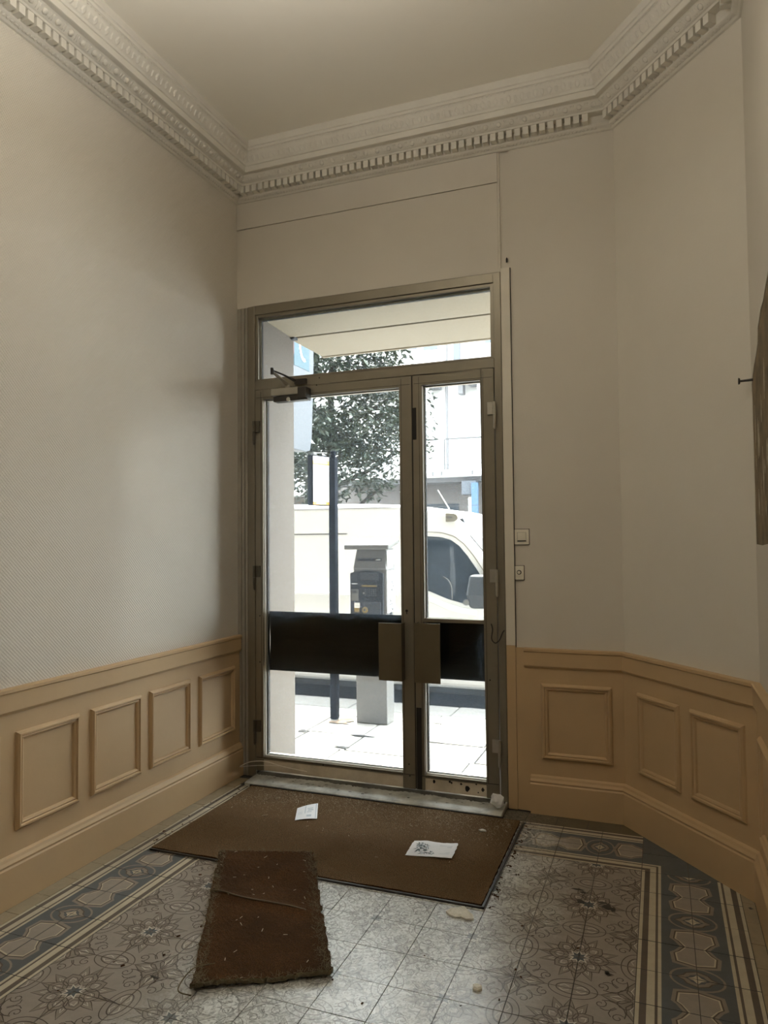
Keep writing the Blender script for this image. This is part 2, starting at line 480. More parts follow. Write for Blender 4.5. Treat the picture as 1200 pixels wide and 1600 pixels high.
# right wall with the hole where the plaster has come away
hole = [(-0.7060, 2.155), (-0.707, 2.19), (-0.735, 2.210), (-0.80, 2.25), (-0.87, 2.275), (-0.93, 2.31), (-0.95, 2.37), (-1.0, 2.39), (-1.05, 2.415),
        (-1.12, 2.425), (-1.2, 2.46), (-1.35, 2.52), (-1.55, 2.50), (-1.62, 2.1), (-1.6, 1.7), (-1.62, 1.505), (-1.3, 1.50), (-1.05, 1.507), (-0.9, 1.50), (-0.7065, 1.503), (-0.7075, 1.75), (-0.7062, 1.95)]
bm = bmesh.new()
outer = [bm.verts.new((3.017, y, z)) for y, z in ((-0.704, Z0), (-0.704, ZC+0.1), (-6.6, ZC+0.1), (-6.6, Z0))]
inner = [bm.verts.new((3.017, y, z)) for y, z in hole]
ed = [bm.edges.new((l[i], l[(i+1) % len(l)])) for l in (outer, inner) for i in range(len(l))]
bmesh.ops.triangle_fill(bm, use_beauty=True, edges=ed)
deep = [bm.verts.new((3.0215, y, z)) for y, z in hole]
for i in range(len(hole)):
    j = (i+1) % len(hole)
    bm.faces.new((inner[i], inner[j], deep[j], deep[i]))
me = bpy.data.meshes.new('wall_right'); bm.to_mesh(me); bm.free()
me.materials.append(M['wall'])
wr = bpy.data.objects.new('wall_right', me); COL.objects.link(wr)
struct(wr, 'pale wall at the right edge with a patch of plaster gone', 'wall')
tb = MB().box(3.0195, 3.12, -1.75, -0.7045, 1.45, 2.62)
tb = tb.build('exposed_timber', M['timber'], wr)
tag(tb, 'bare brown timber showing where plaster fell off')
sm = MB()
for k in range(16):
    y = -0.76-random.random()*0.5; z = 1.6+random.random()*0.55
    h = 0.03+random.random()*0.12; wd = 0.006+random.random()*0.014
    sm.prism([(y-wd, z), (y, z-h*0.6), (y+wd*0.7, z), (y+wd*0.2, z+h)], 3.0182, 3.0200, lambda a, b, q: (q, a, b))
tag(sm.build('lime_smear', M['timber_pale'], wr), kind='stuff')

wb = MB().box(-0.16, 3.2, -6.75, -6.6, Z0, ZC+0.1).build('wall_back', M['wall'])
struct(wb, 'plain pale wall closing the hall behind the viewer', 'wall')
ce = MB().box(-0.16, 3.3, -6.75, 0.3, ZC, ZC+0.12).build('ceiling', M['ceiling'])
struct(ce, 'smooth cream ceiling of the entrance hall', 'ceiling')

# ------------------------------------------------------------------ cornice
PROF = [(0, 3.815), (0.010, 3.818), (0.018, 3.826), (0.034, 3.833), (0.040, 3.838), (0.042, 3.846), (0.042, 3.888), (0.090, 3.889), (0.095, 3.897),
        (0.103, 3.900), (0.114, 3.907), (0.124, 3.916), (0.134, 3.926), (0.140, 3.930), (0.166, 3.931), (0.170, 3.933), (0.170, 3.966),
        (0.177, 3.968), (0.181, 3.980), (0.186, 3.986), (0.192, 3.997), (0.200, 4.010), (0.206, 4.027), (0.210, 4.040), (0.217, 4.043), (0.219, 4.056), (0.226, 4.060), (0.228, 4.1), (0, 4.1)]
CN = ['ornate white plaster cornice along the left wall', 'plaster cornice with dentils above the door wall', 'plaster cornice with dentils on the slanted corner wall', 'plaster cornice along the right wall']
dent_mesh = None
for i, sg in enumerate(SEG):
    co = sweep(MB(), i, PROF).build('trim_%d' % (i+1), M['cornice'])
    struct(co, CN[i], 'cornice')
    # dentils: one block each
    s_end = sg.L - 0.075 if i < 3 else 1.2
    s_beg = 0.075 if i > 0 else sg.L-2.75
    if i == 2: s_beg, s_end = 0.032, sg.L-0.036
    if i == 3: s_beg = 0.036
    sp = 0.0470
    n = int((s_end-s_beg)/sp)
    for k in range(n):
        s = s_end - 0.033 - k*sp if i == 0 else s_beg + 0.012 + k*sp
        if dent_mesh is None:
            d0 = MB().box(-0.0160, 0.0160, 0, 0.046, 0, 0.043).build('dentil', M['cornice'])
            dent_mesh = d0.data
            bpy.data.objects.remove(d0)
        o = bpy.data.objects.new('dentil', dent_mesh)
        COL.objects.link(o)
        o.parent = co
        x, y, z = sg(s, 0.0405, 3.8455)
        o.location = (x, y, z)
        o.rotation_euler = (0, 0, math.atan2(sg.n.y, sg.n.x)-PI/2)
    # egg-and-dart, leaves and beads: too small to pick apart, one mesh per run
    eg, lf = MB(), MB()
    s = s_beg
    rel = 1.0 if i == 0 else 0.45
    while s < s_end:
        c = Vector(sg(s+0.02, 0.119, 3.914)); dv = Vector((sg.d.x, sg.d.y, 0)); nv = Vector((sg.n.x, sg.n.y, 0))
        slope = (nv*0.74+Vector((0, 0, 0.67))); outn = (nv*0.67-Vector((0, 0, 0.74)))
        ring = []
        for lat, rr, hh in ((0, 1.0, 0.0), (1, 0.75, 0.008*rel), (2, 0.3, 0.0105*rel)):
            ring.append([c + dv*(0.017*rr*math.cos(a*PI/4)) + slope*(0.017*rr*math.sin(a*PI/4)) + outn*hh for a in range(8)])
        eg.loft(ring)
        for e in (-0.031, 0.031):
            q = c+dv*e
            eg.loft([[q-dv*0.005+slope*0.016, q+dv*0.005+slope*0.016, q+dv*0.001-slope*0.018, q-dv*0.001-slope*0.018],
                     [q-dv*0.002+slope*0.014+outn*0.007*rel, q+dv*0.002+slope*0.014+outn*0.007*rel, q-slope*0.014+outn*0.004*rel, q-slope*0.014+outn*0.004*rel]])
        # leaf of the upper moulding
        c2 = Vector(sg(s+0.02, 0.196, 4.003)); sl2 = nv*0.45+Vector((0, 0, 0.89)); on2 = nv*0.89-Vector((0, 0, 0.45))
        for e, kx in ((0, 1.0), (0.037, 0.6)):
            q = c2+dv*e
            pts = [(-0.004, -0.022), (0.004, -0.022), (0.015*kx, -0.004), (0.011*kx, 0.014), (0, 0.022*kx), (-0.011*kx, 0.014), (-0.015*kx, -0.004)]
            lf.loft([[q+dv*a+sl2*b for a, b in pts], [q+dv*a*0.45+sl2*b*0.7+on2*0.005*rel for a, b in pts]])
        for e in (0, 0.025, 0.05):
            q = Vector(sg(s+e, 0.214, 4.034))
            lf.loft([[q+dv*0.007*math.cos(a*PI/3)+Vector((0, 0, 0.0045*math.sin(a*PI/3))) for a in range(6)],
                     [q+dv*0.0045*math.cos(a*PI/3)+Vector((0, 0, 0.003*math.sin(a*PI/3)))+on2*0.004*rel for a in range(6)]])
        s += 0.075
    tag(eg.build('egg_and_dart', M['cornice'], co, smooth=True), kind='stuff')
    tag(lf.build('leaf_moulding', M['cornice'], co), kind='stuff')
    # ragged leaf relief on the lowest band
    rl = MB()
    s = s_beg
    while s < s_end and i < 3:
        q = Vector(sg(s, 0.026, 3.829)); sl = nv*0.9+Vector((0, 0, 0.35)); on = nv*0.35-Vector((0, 0, 0.9))
        a0 = random.uniform(-0.5, 0.5)
        pts = [(0.011*math.cos(a0+t*PI/3)*random.uniform(0.6, 1.2), 0.011*math.sin(a0+t*PI/3)*random.uniform(0.6, 1.2)) for t in range(6)]
        rl.loft([[q+dv*a+sl*b for a, b in pts], [q+dv*a*0.5+sl*b*0.5+on*0.0045*rel for a, b in pts]])
        s += 0.021
    if i < 3:
        tag(rl.build('foliage_relief', M['cornice'], co), kind='stuff')

# boxed lintel over the door
lp = MB().box(0.0, 1.785, -0.010, 0.0, 3.637, 3.814).build('trim_5', M['wall'], bevel=0.002)
struct(lp, 'flat plaster shutter-box panel under the cornice above the door', 'trim')
lp2 = MB().box(0.0, 1.783, -0.004, 0.0, 3.10, 3.634).build('trim_6', M['wall'], bevel=0.001)
struct(lp2, 'flat boarding between shutter box and door frame', 'trim')

# ------------------------------------------------------------------ wainscot and baseboards
RAILP = [(0.016, 0.806), (0.022, 0.806), (0.026, 0.812), (0.030, 0.818), (0.030, 0.893), (0.036, 0.899), (0.036, 0.912), (0.030, 0.9155), (0.0, 0.9155), (0.0, 0.806)]
BASEP = [(0.0, -0.0), (0.044, -0.0), (0.044, 0.163), (0.039, 0.170), (0.042, 0.180), (0.034, 0.192), (0.030, 0.203), (0.020, 0.210), (0.0, 0.210)]
def panel_frame(sg, s0, s1, z0, z1, parent, base=0.016):
    """picture-frame moulding: mitred profile round a rectangle"""
    prof = [(0.0, 0.0), (0.004, 0.009), (0.012, 0.017), (0.019, 0.017), (0.023, 0.009), (0.029, 0.012), (0.036, 0.008), (0.040, 0.0)]   # (inward, height)
    rings = []
    for cs, cz, ds, dz in ((s0, z0, 1, 1), (s1, z0, -1, 1), (s1, z1, -1, -1), (s0, z1, 1, -1), (s0, z0, 1, 1)):
        rings.append([sg(cs+ds*a, base+h, cz+dz*a) for a, h in prof])
    return MB().loft(rings, caps=False, closed=True).build('panel_moulding', M['ochre'], parent)
def wainscot(k, i, s0, s1, panels, label, bs0=None, bs1=None, rs0=None, rs1=None):
    sg = SEG[i]
    bk = sweep(MB(), i, [(0.0, 0.004), (0.016, 0.004), (0.016, 0.914), (0.0, 0.914)], s0, s1).build('trim_%d' % k, M['ochre'])
    struct(bk, label, 'wainscot')
    sweep(MB(), i, RAILP, rs0, rs1).build('dado_rail', M['ochre'], bk)
    for a, b in panels:
        panel_frame(sg, a, b, 0.30, 0.722, bk)
    return bk
L0 = LEFT.L
wainscot(7, 0, None, L0-0.008, [(L0-y1, L0-y0) for y0, y1 in ((0.070, 0.462), (0.545, 0.912), (0.980, 1.345), (1.420, 1.783), (1.862, 2.225), (2.305, 2.67))],
         'ochre painted wainscot with square moulded panels along the left wall', rs1=L0-0.006)
wainscot(8, 1, 1.852, None, [(1.990, 2.372)], 'ochre wainscot with one moulded panel right of the door', rs0=1.898)
wainscot(9, 2, None, None, [(0.125, 0.440), (0.510, 0.840)], 'ochre wainscot with two moulded panels on the slanted wall')
wainscot(10, 3, None, None, [(0.12, 0.55), (0.68, 1.1)], 'ochre wainscot along the right wall')
for i, (s0, s1, nm, lb) in enumerate(((None, L0-0.006, 'left', 'ochre baseboard along the left wall beside the tiles'), (1.926, None, 'front', 'ochre baseboard right of the door'),
                                      (None, None, 'corner', 'ochre baseboard under the slanted wall'), (None, None, 'right', 'ochre baseboard along the right wall'))):
    struct(sweep(MB(), i, BASEP, s0, s1).build('baseboard_'+nm, M['ochre']), lb, 'baseboard')

# ------------------------------------------------------------------ floor of cement tiles
fl = MB().box(-0.1, 3.2, -6.6, 0.02, -0.06, -0.004).build('floor', M['grout'])
struct(fl, 'patterned cement tile floor of the hall', 'floor')
GX, GY, T = 0.522, -0.572, 0.2
TMATS = [M['t_ground'], M['t_line'], M['t_mid'], M['t_light'], M['t_blue'], M['t_cream'], M['t_brown'], M['t_beige'], M['t_dirty_shade']]
G_, LN, MD, LT, BL, CR, BR, BE, DT = range(9)

def clip(poly, a, b, c):
    """keep a*x+b*y <= c"""
    out = []
    for i in range(len(poly)):
        p, q = poly[i], poly[(i+1) % len(poly)]
        dp, dq = a*p[0]+b*p[1]-c, a*q[0]+b*q[1]-c
        if dp <= 0: out.append(p)
        if (dp < 0 < dq) or (dq < 0 < dp):
            t = dp/(dp-dq)
            out.append((p[0]+t*(q[0]-p[0]), p[1]+t*(q[1]-p[1])))
    return out
def stroke(pts, wd, closed=False):
    """thin quads along a polyline"""
    out = []
    n = len(pts)
    nor = []
    for i in range(n):
        a = pts[(i-1) % n] if closed or i > 0 else pts[i]
        b = pts[(i+1) % n] if closed or i < n-1 else pts[i]
        dx, dy = b[0]-a[0], b[1]-a[1]
        l = math.hypot(dx, dy) or 1
        nor.append((-dy/l*wd/2, dx/l*wd/2))
    for i in range(n if closed else n-1):
        j = (i+1) % n
        p, q, u, v = pts[i], pts[j], nor[i], nor[j]
        out.append([(p[0]+u[0], p[1]+u[1]), (q[0]+v[0], q[1]+v[1]), (q[0]-v[0], q[1]-v[1]), (p[0]-u[0], p[1]-u[1])])
    return out
def arc(cx, cy, rx, ry, a0, a1, n=8):
    return [(cx+rx*math.cos(math.radians(a0+(a1-a0)*t/n)), cy+ry*math.sin(math.radians(a0+(a1-a0)*t/n))) for t in range(n+1)]
def rot(pts, deg, c=(0, 0)):
    a = math.radians(deg)
    return [(c[0]+(x-c[0])*math.cos(a)-(y-c[1])*math.sin(a), c[1]+(x-c[0])*math.sin(a)+(y-c[1])*math.cos(a)) for x, y in pts]

def field_pattern():
    """one 20 cm tile, star corner at (0,0), cross corner at (.2,.2): list of (layer, colour, polygon)"""
    out = []
    def fill(l, c, p): out.append((l, c, p))
    def line(l, c, p, wd, closed=False):
        for q in stroke(p, wd, closed): out.append((l, c, q))
    # pointed petals lying on the joints and at 22 degrees
    for a in (0, 22.5, 67.5, 90):
        pet = rot([(0.058, 0), (0.082, 0.019), (0.105, 0.015), (0.146, 0), (0.105, -0.015), (0.082, -0.019)], a)
        fill(1, MD, pet); line(2, LN, pet, 0.0035, True)
        line(2, LT, rot([(0.086, 0.008), (0.112, 0), (0.086, -0.008)], a), 0.0032)
    # broad interlaced petal on the diagonal
    for a in (45, 0, 90):
        pet = rot([(0.034, 0.0), (0.046, 0.024), (0.066, 0.033), (0.088, 0.026), (0.108, 0.0), (0.088, -0.026), (0.066, -0.033), (0.046, -0.024)], a)
        fill(3, MD, pet); line(4, LN, pet, 0.0042, True)
        ip = rot([(0.050, 0), (0.060, 0.016), (0.078, 0.014), (0.090, 0.0), (0.078, -0.014), (0.060, -0.016)], a)
        fill(4, G_, ip); line(5, LN, ip, 0.003, True)
        line(5, LT, rot([(0.068, 0.010), (0.082, 0.0), (0.068, -0.010)], a), 0.0032)
    st = []
    for k in range(16):
        r = 0.040 if k % 2 == 0 else 0.021
        st.append((r*math.cos(k*PI/8), r*math.sin(k*PI/8)))
    fill(6, LT, [(x*1.13, y*1.13) for x, y in st]); fill(7, BL, [(x*0.84, y*0.84) for x, y in st])
    # cross corner: four spearheads along the joints, one on the diagonal
    C = (0.2, 0.2)
    for a in (180, 270):
        ar = [(C[0]+x, C[1]+y) for x, y in rot([(0.012, 0.004), (0.040, 0.026), (0.075, 0.022), (0.108, 0.0), (0.075, -0.022), (0.040, -0.026), (0.012, -0.004)], a)]
        fill(1, MD, ar); line(2, LN, ar, 0.0042, True)
        dm = [(C[0]+x, C[1]+y) for x, y in rot([(0.030, 0), (0.052, 0.012), (0.082, 0.0), (0.052, -0.012)], a)]
        fill(2, G_, dm); line(3, LT, dm, 0.004, True)
        line(2, LN, [(C[0]+x, C[1]+y) for x, y in rot([(0.108, 0), (0.2, 0)], a)], 0.003)
    ar = [(C[0]+x, C[1]+y) for x, y in rot([(0.008, 0.0), (0.034, 0.024), (0.056, 0.022), (0.064, 0.0), (0.056, -0.022), (0.034, -0.024)], 225)]
    fill(1, MD, ar); line(2, LN, ar, 0.004, True)
    # strap arcs and curls towards the two other corners
    for m in (0, 1):
        def fl_(p): return [(y, x) for x, y in p] if m else p
        line(2, LN, fl_(arc(0.2, 0.0, 0.030, 0.056, 90, 180)), 0.0042)
        line(2, LN, fl_(arc(0.2, 0.0, 0.052, 0.082, 90, 180)), 0.0035)
        sp = [(0.152+(0.022-0.0016*t)*math.cos(t*0.62+0.6), 0.094+(0.022-0.0016*t)*math.sin(t*0.62+0.6)) for t in range(12)]
        line(3, LN, fl_(sp), 0.0036)
        line(2, LN, fl_([(0.172, 0.098), (0.176, 0.120), (0.170, 0.142), (0.158, 0.158)]), 0.0042)
        line(2, LN, fl_([(0.130, 0.094), (0.122, 0.110), (0.128, 0.132), (0.142, 0.146)]), 0.0036)
        line(2, LT, fl_([(0.190, 0.012), (0.182, 0.030), (0.192, 0.044)]), 0.003)
    return out

def border_pattern():
    """u = 0 outer stripes .. 0.2 middle of band; v = 0 star joint .. 0.2 bone joint"""
    out = []
    def fill(l, c, p): out.append((l, c, p))
    def strip(c, a, b): out.append((1, c, [(a, 0), (b, 0), (b, T), (a, T)]))
    strip(CR, 0.0, 0.014); strip(BR, 0.014, 0.036); strip(CR, 0.036, 0.062); strip(BR, 0.062, 0.071); strip(CR, 0.071, 0.083)
    strip(BL, 0.083, 0.2)
    # bone (half): centre line u=.2, centre joint v=.2
    def bone(g): return [(0.2-a-(g if a else 0)*1.0, v) for a, v in ()]
    outer = [(0.2, 0.062), (0.120, 0.082), (0.112, 0.150), (0.128, 0.166), (0.148, 0.2), (0.2, 0.2)]
    dark = [(0.2, 0.076), (0.131, 0.093), (0.125, 0.150), (0.140, 0.165), (0.160, 0.2), (0.2, 0.2)]
    inner = [(0.2, 0.082), (0.136, 0.098), (0.130, 0.150), (0.145, 0.164), (0.166, 0.2), (0.2, 0.2)]
    fill(2, MD, outer); fill(3, LN, dark); fill(4, CR, inner)
    core = [(0.2, 0.088), (0.141, 0.103), (0.136, 0.149), (0.151, 0.166), (0.172, 0.2), (0.2, 0.2)]
    fill(5, G_, core)
    # diamond with the four-pointed star, arcs
    fill(2, LN, [(0.2, 0.0), (0.128, 0.0), (0.152, 0.016), (0.162, 0.034), (0.2, 0.050)])
    fill(3, MD, [(0.2, 0.0), (0.133, 0.0), (0.156, 0.013), (0.166, 0.030), (0.2, 0.045)])
    fill(4, BL, [(0.2, 0.0), (0.158, 0.0), (0.172, 0.010), (0.178, 0.020), (0.2, 0.030)])
    fill(5, CR, [(0.2, 0.0), (0.166, 0.0), (0.187, 0.010), (0.2, 0.028)])
    for q in stroke(arc(0.2, 0.0, 0.088, 0.066, 90, 180, 6), 0.008): out.append((2, MD, q))
    return out

FIELD, BORDER = field_pattern(), border_pattern()
def tile_mesh(name, base, pat, fn, keep=None, tile=((0, 0), (T, 0), (T, T), (0, T))):
    """flat tile polygons; fn maps pattern coords to local coords; keep = (a,b,c) clip in local coords"""
    g = 0.0015
    mb = MB()
    box = [(tile[0][0]+g, tile[0][1]+g), (tile[1][0]-g, tile[1][1]+g), (tile[2][0]-g, tile[2][1]-g), (tile[3][0]+g, tile[3][1]-g)]
    slabs = [(0, base, box)] + [(l, c, p) for l, c, p in pat]
    for idx, (l, c, p) in enumerate(slabs):
        q = p
        for cl in ((-1, 0, -box[0][0]), (1, 0, box[2][0]), (0, -1, -box[0][1]), (0, 1, box[2][1])):
            q = clip(q, *cl)
            if len(q) < 3: break
        if len(q) < 3: continue
        q = [fn(*t) for t in q]
        if keep:
            q = clip(q, *keep)
            if len(q) < 3: continue
        ar = sum(q[i][0]*q[(i+1) % len(q)][1]-q[(i+1) % len(q)][0]*q[i][1] for i in range(len(q)))
        if ar < 0: q = q[::-1]
        if l == 0:
            k = len(q); n = len(mb.v)
            mb.v += [(x, y, 0.0) for x, y in q] + [(x, y, -0.006) for x, y in q]
            mb.f.append(tuple(range(n, n+k))); mb.m.append(c)
            for i in range(k):
                j = (i+1) % k
                mb.f.append((n+j, n+i, n+k+i, n+k+j)); mb.m.append(c)
        else:
            mb.poly([(x, y, l*0.00010+idx*0.0000012) for x, y in q], c)
    if not mb.f: return None
    me = bpy.data.meshes.new(name)
    me.from_pydata(mb.v, [], mb.f)
    for mm in TMATS: me.materials.append(mm)
    me.polygons.foreach_set('material_index', mb.m)
    return me
def put_tile(me, x, y, jit=True):
    o = bpy.data.objects.new('tile', me)
    COL.objects.link(o)
    o.parent = fl
    o.location = (x, y, random.uniform(-0.0006, 0.0004) if jit else 0)
    return o
# half-plane of the slanted baseboard, in world coords: stay on the room side
cn = CORNER.n
ck = Vector(CORNER(0, 0.040, 0)[:2])
def corner_keep(x, y):
    """clip line in coords local to (x, y)"""
    a, b = -cn.x, -cn.y
    return (a, b, a*(ck.x-x)+b*(ck.y-y))
def needs_cut(x0, x1, y0, y1):
    d = [(-cn.x)*(x-ck.x)+(-cn.y)*(y-ck.y) for x in (x0, x1) for y in (y0, y1)]
    return max(d) > 0, min(d) > -0.004
MAT0, MAT1, MATY0, MATY1 = 0.225, 1.905, -1.150, -0.185
def under_mat(x0, x1, y0, y1):
    return x0 > MAT0-0.01 and x1 < MAT1+0.01 and y0 > MATY0-0.01 and y1 < MATY1+0.12
fmesh = {}
NROW = 12
for i in range(10):
    for j in range(NROW):
        sx, sy = (i+1) % 2, j % 2            # star on odd x line, even y line
        # local frame: tile's min-x / max-y corner at (0,0); star corner
        key = (sx, sy)
        if key not in fmesh:
            def fn(u, v, sx=sx, sy=sy):
                x = T-u if sx else u
                y = -(T-v) if sy else -v
                return (x, y)
            fmesh[key] = tile_mesh('tile', G_, FIELD, fn)
        x, y = GX+T*i, GY-T*j
        if under_mat(x, x+T, y-T, y): continue
        put_tile(fmesh[key], x, y)
bmesh_ = {}
def border_tile(x, y, axis, fu, fv, cut=None):
    """axis 'y': band runs along y (u = x); axis 'x': band runs along x (u = y)"""
    def fn(u, v):
        uu = T-u if fu else u
        vv = T-v if fv else v
        return (uu, -vv) if axis == 'y' else (vv, -uu)
    if cut:
        me = tile_mesh('tile', BL, BORDER, fn, cut)
    else:
        k = (axis, fu, fv)
        if k not in bmesh_: bmesh_[k] = tile_mesh('tile', BL, BORDER, fn)
        me = bmesh_[k]
    if me: put_tile(me, x, y)
for j in range(-2, NROW):
    y = GY-T*j
    for r in (0, 1):
        x = 0.122+T*r
        if not under_mat(x, x+T, y-T, y):
            border_tile(x, y, 'y', r == 1, j % 2 == 1)
        x = 2.522+T*r
        if j >= 0:
            cut, gone = needs_cut(x, x+T, y-T, y)
            if not gone:
                border_tile(x, y, 'y', r == 1, j % 2 == 1, corner_keep(x, y) if cut else None)
for i in range(10):
    for r in (0, 1):
        x, y = GX+T*i, GY+T*2-T*r
        if not under_mat(x, x+T, y-T, y):
            border_tile(x, y, 'x', r == 1, i % 2 == 0)
# corner block of the border near the slanted wall: stripes turn the corner, rest blue-grey
def corner_tile(x, y, pat):
    cut, gone = needs_cut(x, x+T, y-T, y)
    if gone: return
    me = tile_mesh('tile', BL, pat, lambda u, v: (u, -(T-v)), corner_keep(x, y) if cut else None)
    if me: put_tile(me, x, y)
stripes = ((CR, 0.0, 0.014), (BR, 0.014, 0.036), (CR, 0.036, 0.062), (BR, 0.062, 0.071), (CR, 0.071, 0.083))
pat = []
for c, a, b in stripes:
    pat.append((1, c, [(0, a), (b, a), (b, b), (0, b)]))
    pat.append((1, c, [(a, 0), (b, 0), (b, b), (a, b)]))
bd = [(1, MD, [(0.10, 0.2), (0.2, 0.1), (0.2, 0.13), (0.13, 0.2)])]
corner_tile(2.522, -0.372, pat)
corner_tile(2.722, -0.372, bd)
corner_tile(2.522, -0.172, bd)
corner_tile(2.722, -0.172, [])
# plain beige tiles between border and walls
y = -0.06
while y > -2.95:
    me = tile_mesh('tile', BE, [], lambda u, v: (u, -v), None, ((0, 0), (0.078, 0), (0.078, 0.163), (0, 0.163)))
    put_tile(me, 0.044, y)
    y -= 0.163
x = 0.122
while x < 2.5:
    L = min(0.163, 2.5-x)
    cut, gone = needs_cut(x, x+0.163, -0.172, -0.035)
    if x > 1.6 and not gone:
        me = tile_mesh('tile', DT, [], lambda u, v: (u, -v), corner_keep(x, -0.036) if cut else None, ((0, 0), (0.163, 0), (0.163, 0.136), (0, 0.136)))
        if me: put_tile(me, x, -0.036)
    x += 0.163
y = -0.572
while y > -2.95:
    cut, gone = needs_cut(2.922, 2.973, y-0.163, y)
    if not gone:
        me = tile_mesh('tile', BE, [], lambda u, v: (u, -v), corner_keep(2.922, y) if cut else None, ((0, 0), (0.050, 0), (0.050, 0.163), (0, 0.163)))
        if me: put_tile(me, 2.922, y)
    y -= 0.163
# the hall floor behind the viewer
rest = MB().box(0.044, 2.97, -6.6, GY-T*NROW-0.001, -0.006, 0.0).build('floor_run', M['t_ground'], fl)

# dark dirt worked into the pattern at the right
ds = MB()
def floor_blot(x, y, rx, ry, n=9):
    ds.poly([(x+rx*math.cos(2*PI*a/n)*random.uniform(0.4, 1.2), y+ry*math.sin(2*PI*a/n)*random.uniform(0.4, 1.2), 0.0019) for a in range(n)])
for x, y, rx, ry in ((2.265, -0.855, 0.030, 0.010), (2.29, -0.875, 0.022, 0.010), (2.395, -0.965, 0.028, 0.030), (2.375, -0.94, 0.02, 0.012), (2.42, -0.985, 0.012, 0.02), (2.285, -0.955, 0.02, 0.022), (2.434, -1.447, 0.016, 0.010), (2.425, -1.44, 0.010, 0.014), (0.93, -2.01, 0.03, 0.006), (2.95, -0.78, 0.012, 0.01)):
    floor_blot(x, y, rx, ry)
tag(ds.build('dirt_stain', M['grout'], fl, normals=False), kind='stuff')

# threshold
th = MB().prism([(-0.19, 0.0), (-0.19, 0.020), (-0.17, 0.026), (0.10, 0.040), (0.10, 0.0)], 0.165, 1.79, lambda a, b, h: (h, a-0.0, b)).build('trim_11', M['stone_sill'], bevel=0.003)
struct(th, 'worn pale stone threshold under the glazed door', 'threshold')
gm_ = MB()
n = 150
top = [(0.17+1.61*k/n, -0.046-0.007*math.sin(k*0.11)-0.004*math.sin(k*0.37+1)-0.012*random.random()) for k in range(n+1)]
for k in range(n):
    (xa, ya), (xb, yb) = top[k], top[k+1]
    zt = lambda y: 0.0270+(y+0.17)*0.0519+0.0005
    gm_.poly([(xa, ya, zt(ya)), (xb, yb, zt(yb)), (xb, 0.0, zt(0.0)), (xa, 0.0, zt(0.0))])
for k in range(30):
    x, y = random.uniform(0.2, 1.76), random.uniform(-0.15, -0.05)
    gm_.poly([(x+0.018*random.random()*math.cos(a*PI/3), y+0.010*random.random()*math.sin(a*PI/3), 0.0270+(y+0.17)*0.0519+0.0009) for a in range(6)])
tag(gm_.build('grime', M['grime'], th, normals=False), kind='stuff')
MB().box(0.0, 1.853, 0.002, 0.105, -0.06, 0.034).build('door_sill', M['grime'], th)
edge = MB().box(0.21, 1.80, -0.200, -0.1905, 0.0, 0.017).build('edge_strip', M['dark_gap'], th)

# ------------------------------------------------------------------ entrance door
door = thing('door_1', (0.95, 0.0, 0.0), 'bronze aluminium double door with glass panes and transom', 'door', kind='structure')
YF, YB = -0.012, 0.055
fr = MB()
fr.box(0.085, 0.140, YF, YB, 0.0, 3.100)                 # jambs
fr.box(1.752, 1.795, YF, YB, 0.0, 3.100)
fr.box(0.140, 1.752, YF, YB, 3.040, 3.100)                # head
fr.box(0.140, 1.752, YF, YB, 2.535, 2.595)                # transom bar
fr.build('outer_frame', M['metal'], door, bevel=0.004)
st = MB()
st.box(0.140, 0.160, -0.004, YB, 2.595, 3.040); st.box(1.732, 1.752, -0.004, YB, 2.595, 3.040)
st.box(0.160, 1.732, -0.004, YB, 3.020, 3.040); st.box(0.160, 1.732, -0.004, YB, 2.595, 2.608)
st.build('transom_stop', M['metal'], door, bevel=0.003)
MB().box(0.155, 1.737, 0.022, 0.028, 2.600, 3.028).build('transom_pane', M['glass'], door)
bd_ = MB()
bd_.box(0.160, 0.1685, 0.0285, 0.050, 2.608, 3.020); bd_.box(0.1685, 1.732, 0.0285, 0.050, 3.010, 3.020)
bd_.build('glazing_bead', M['bead'], door)
gs = MB().box(0.1687, 0.1722, 0.030, 0.048, 2.608, 3.0098).box(0.1722, 1.732, 0.030, 0.048, 3.007, 3.0098)
gs.build('gasket', M['dark_gap'], door)

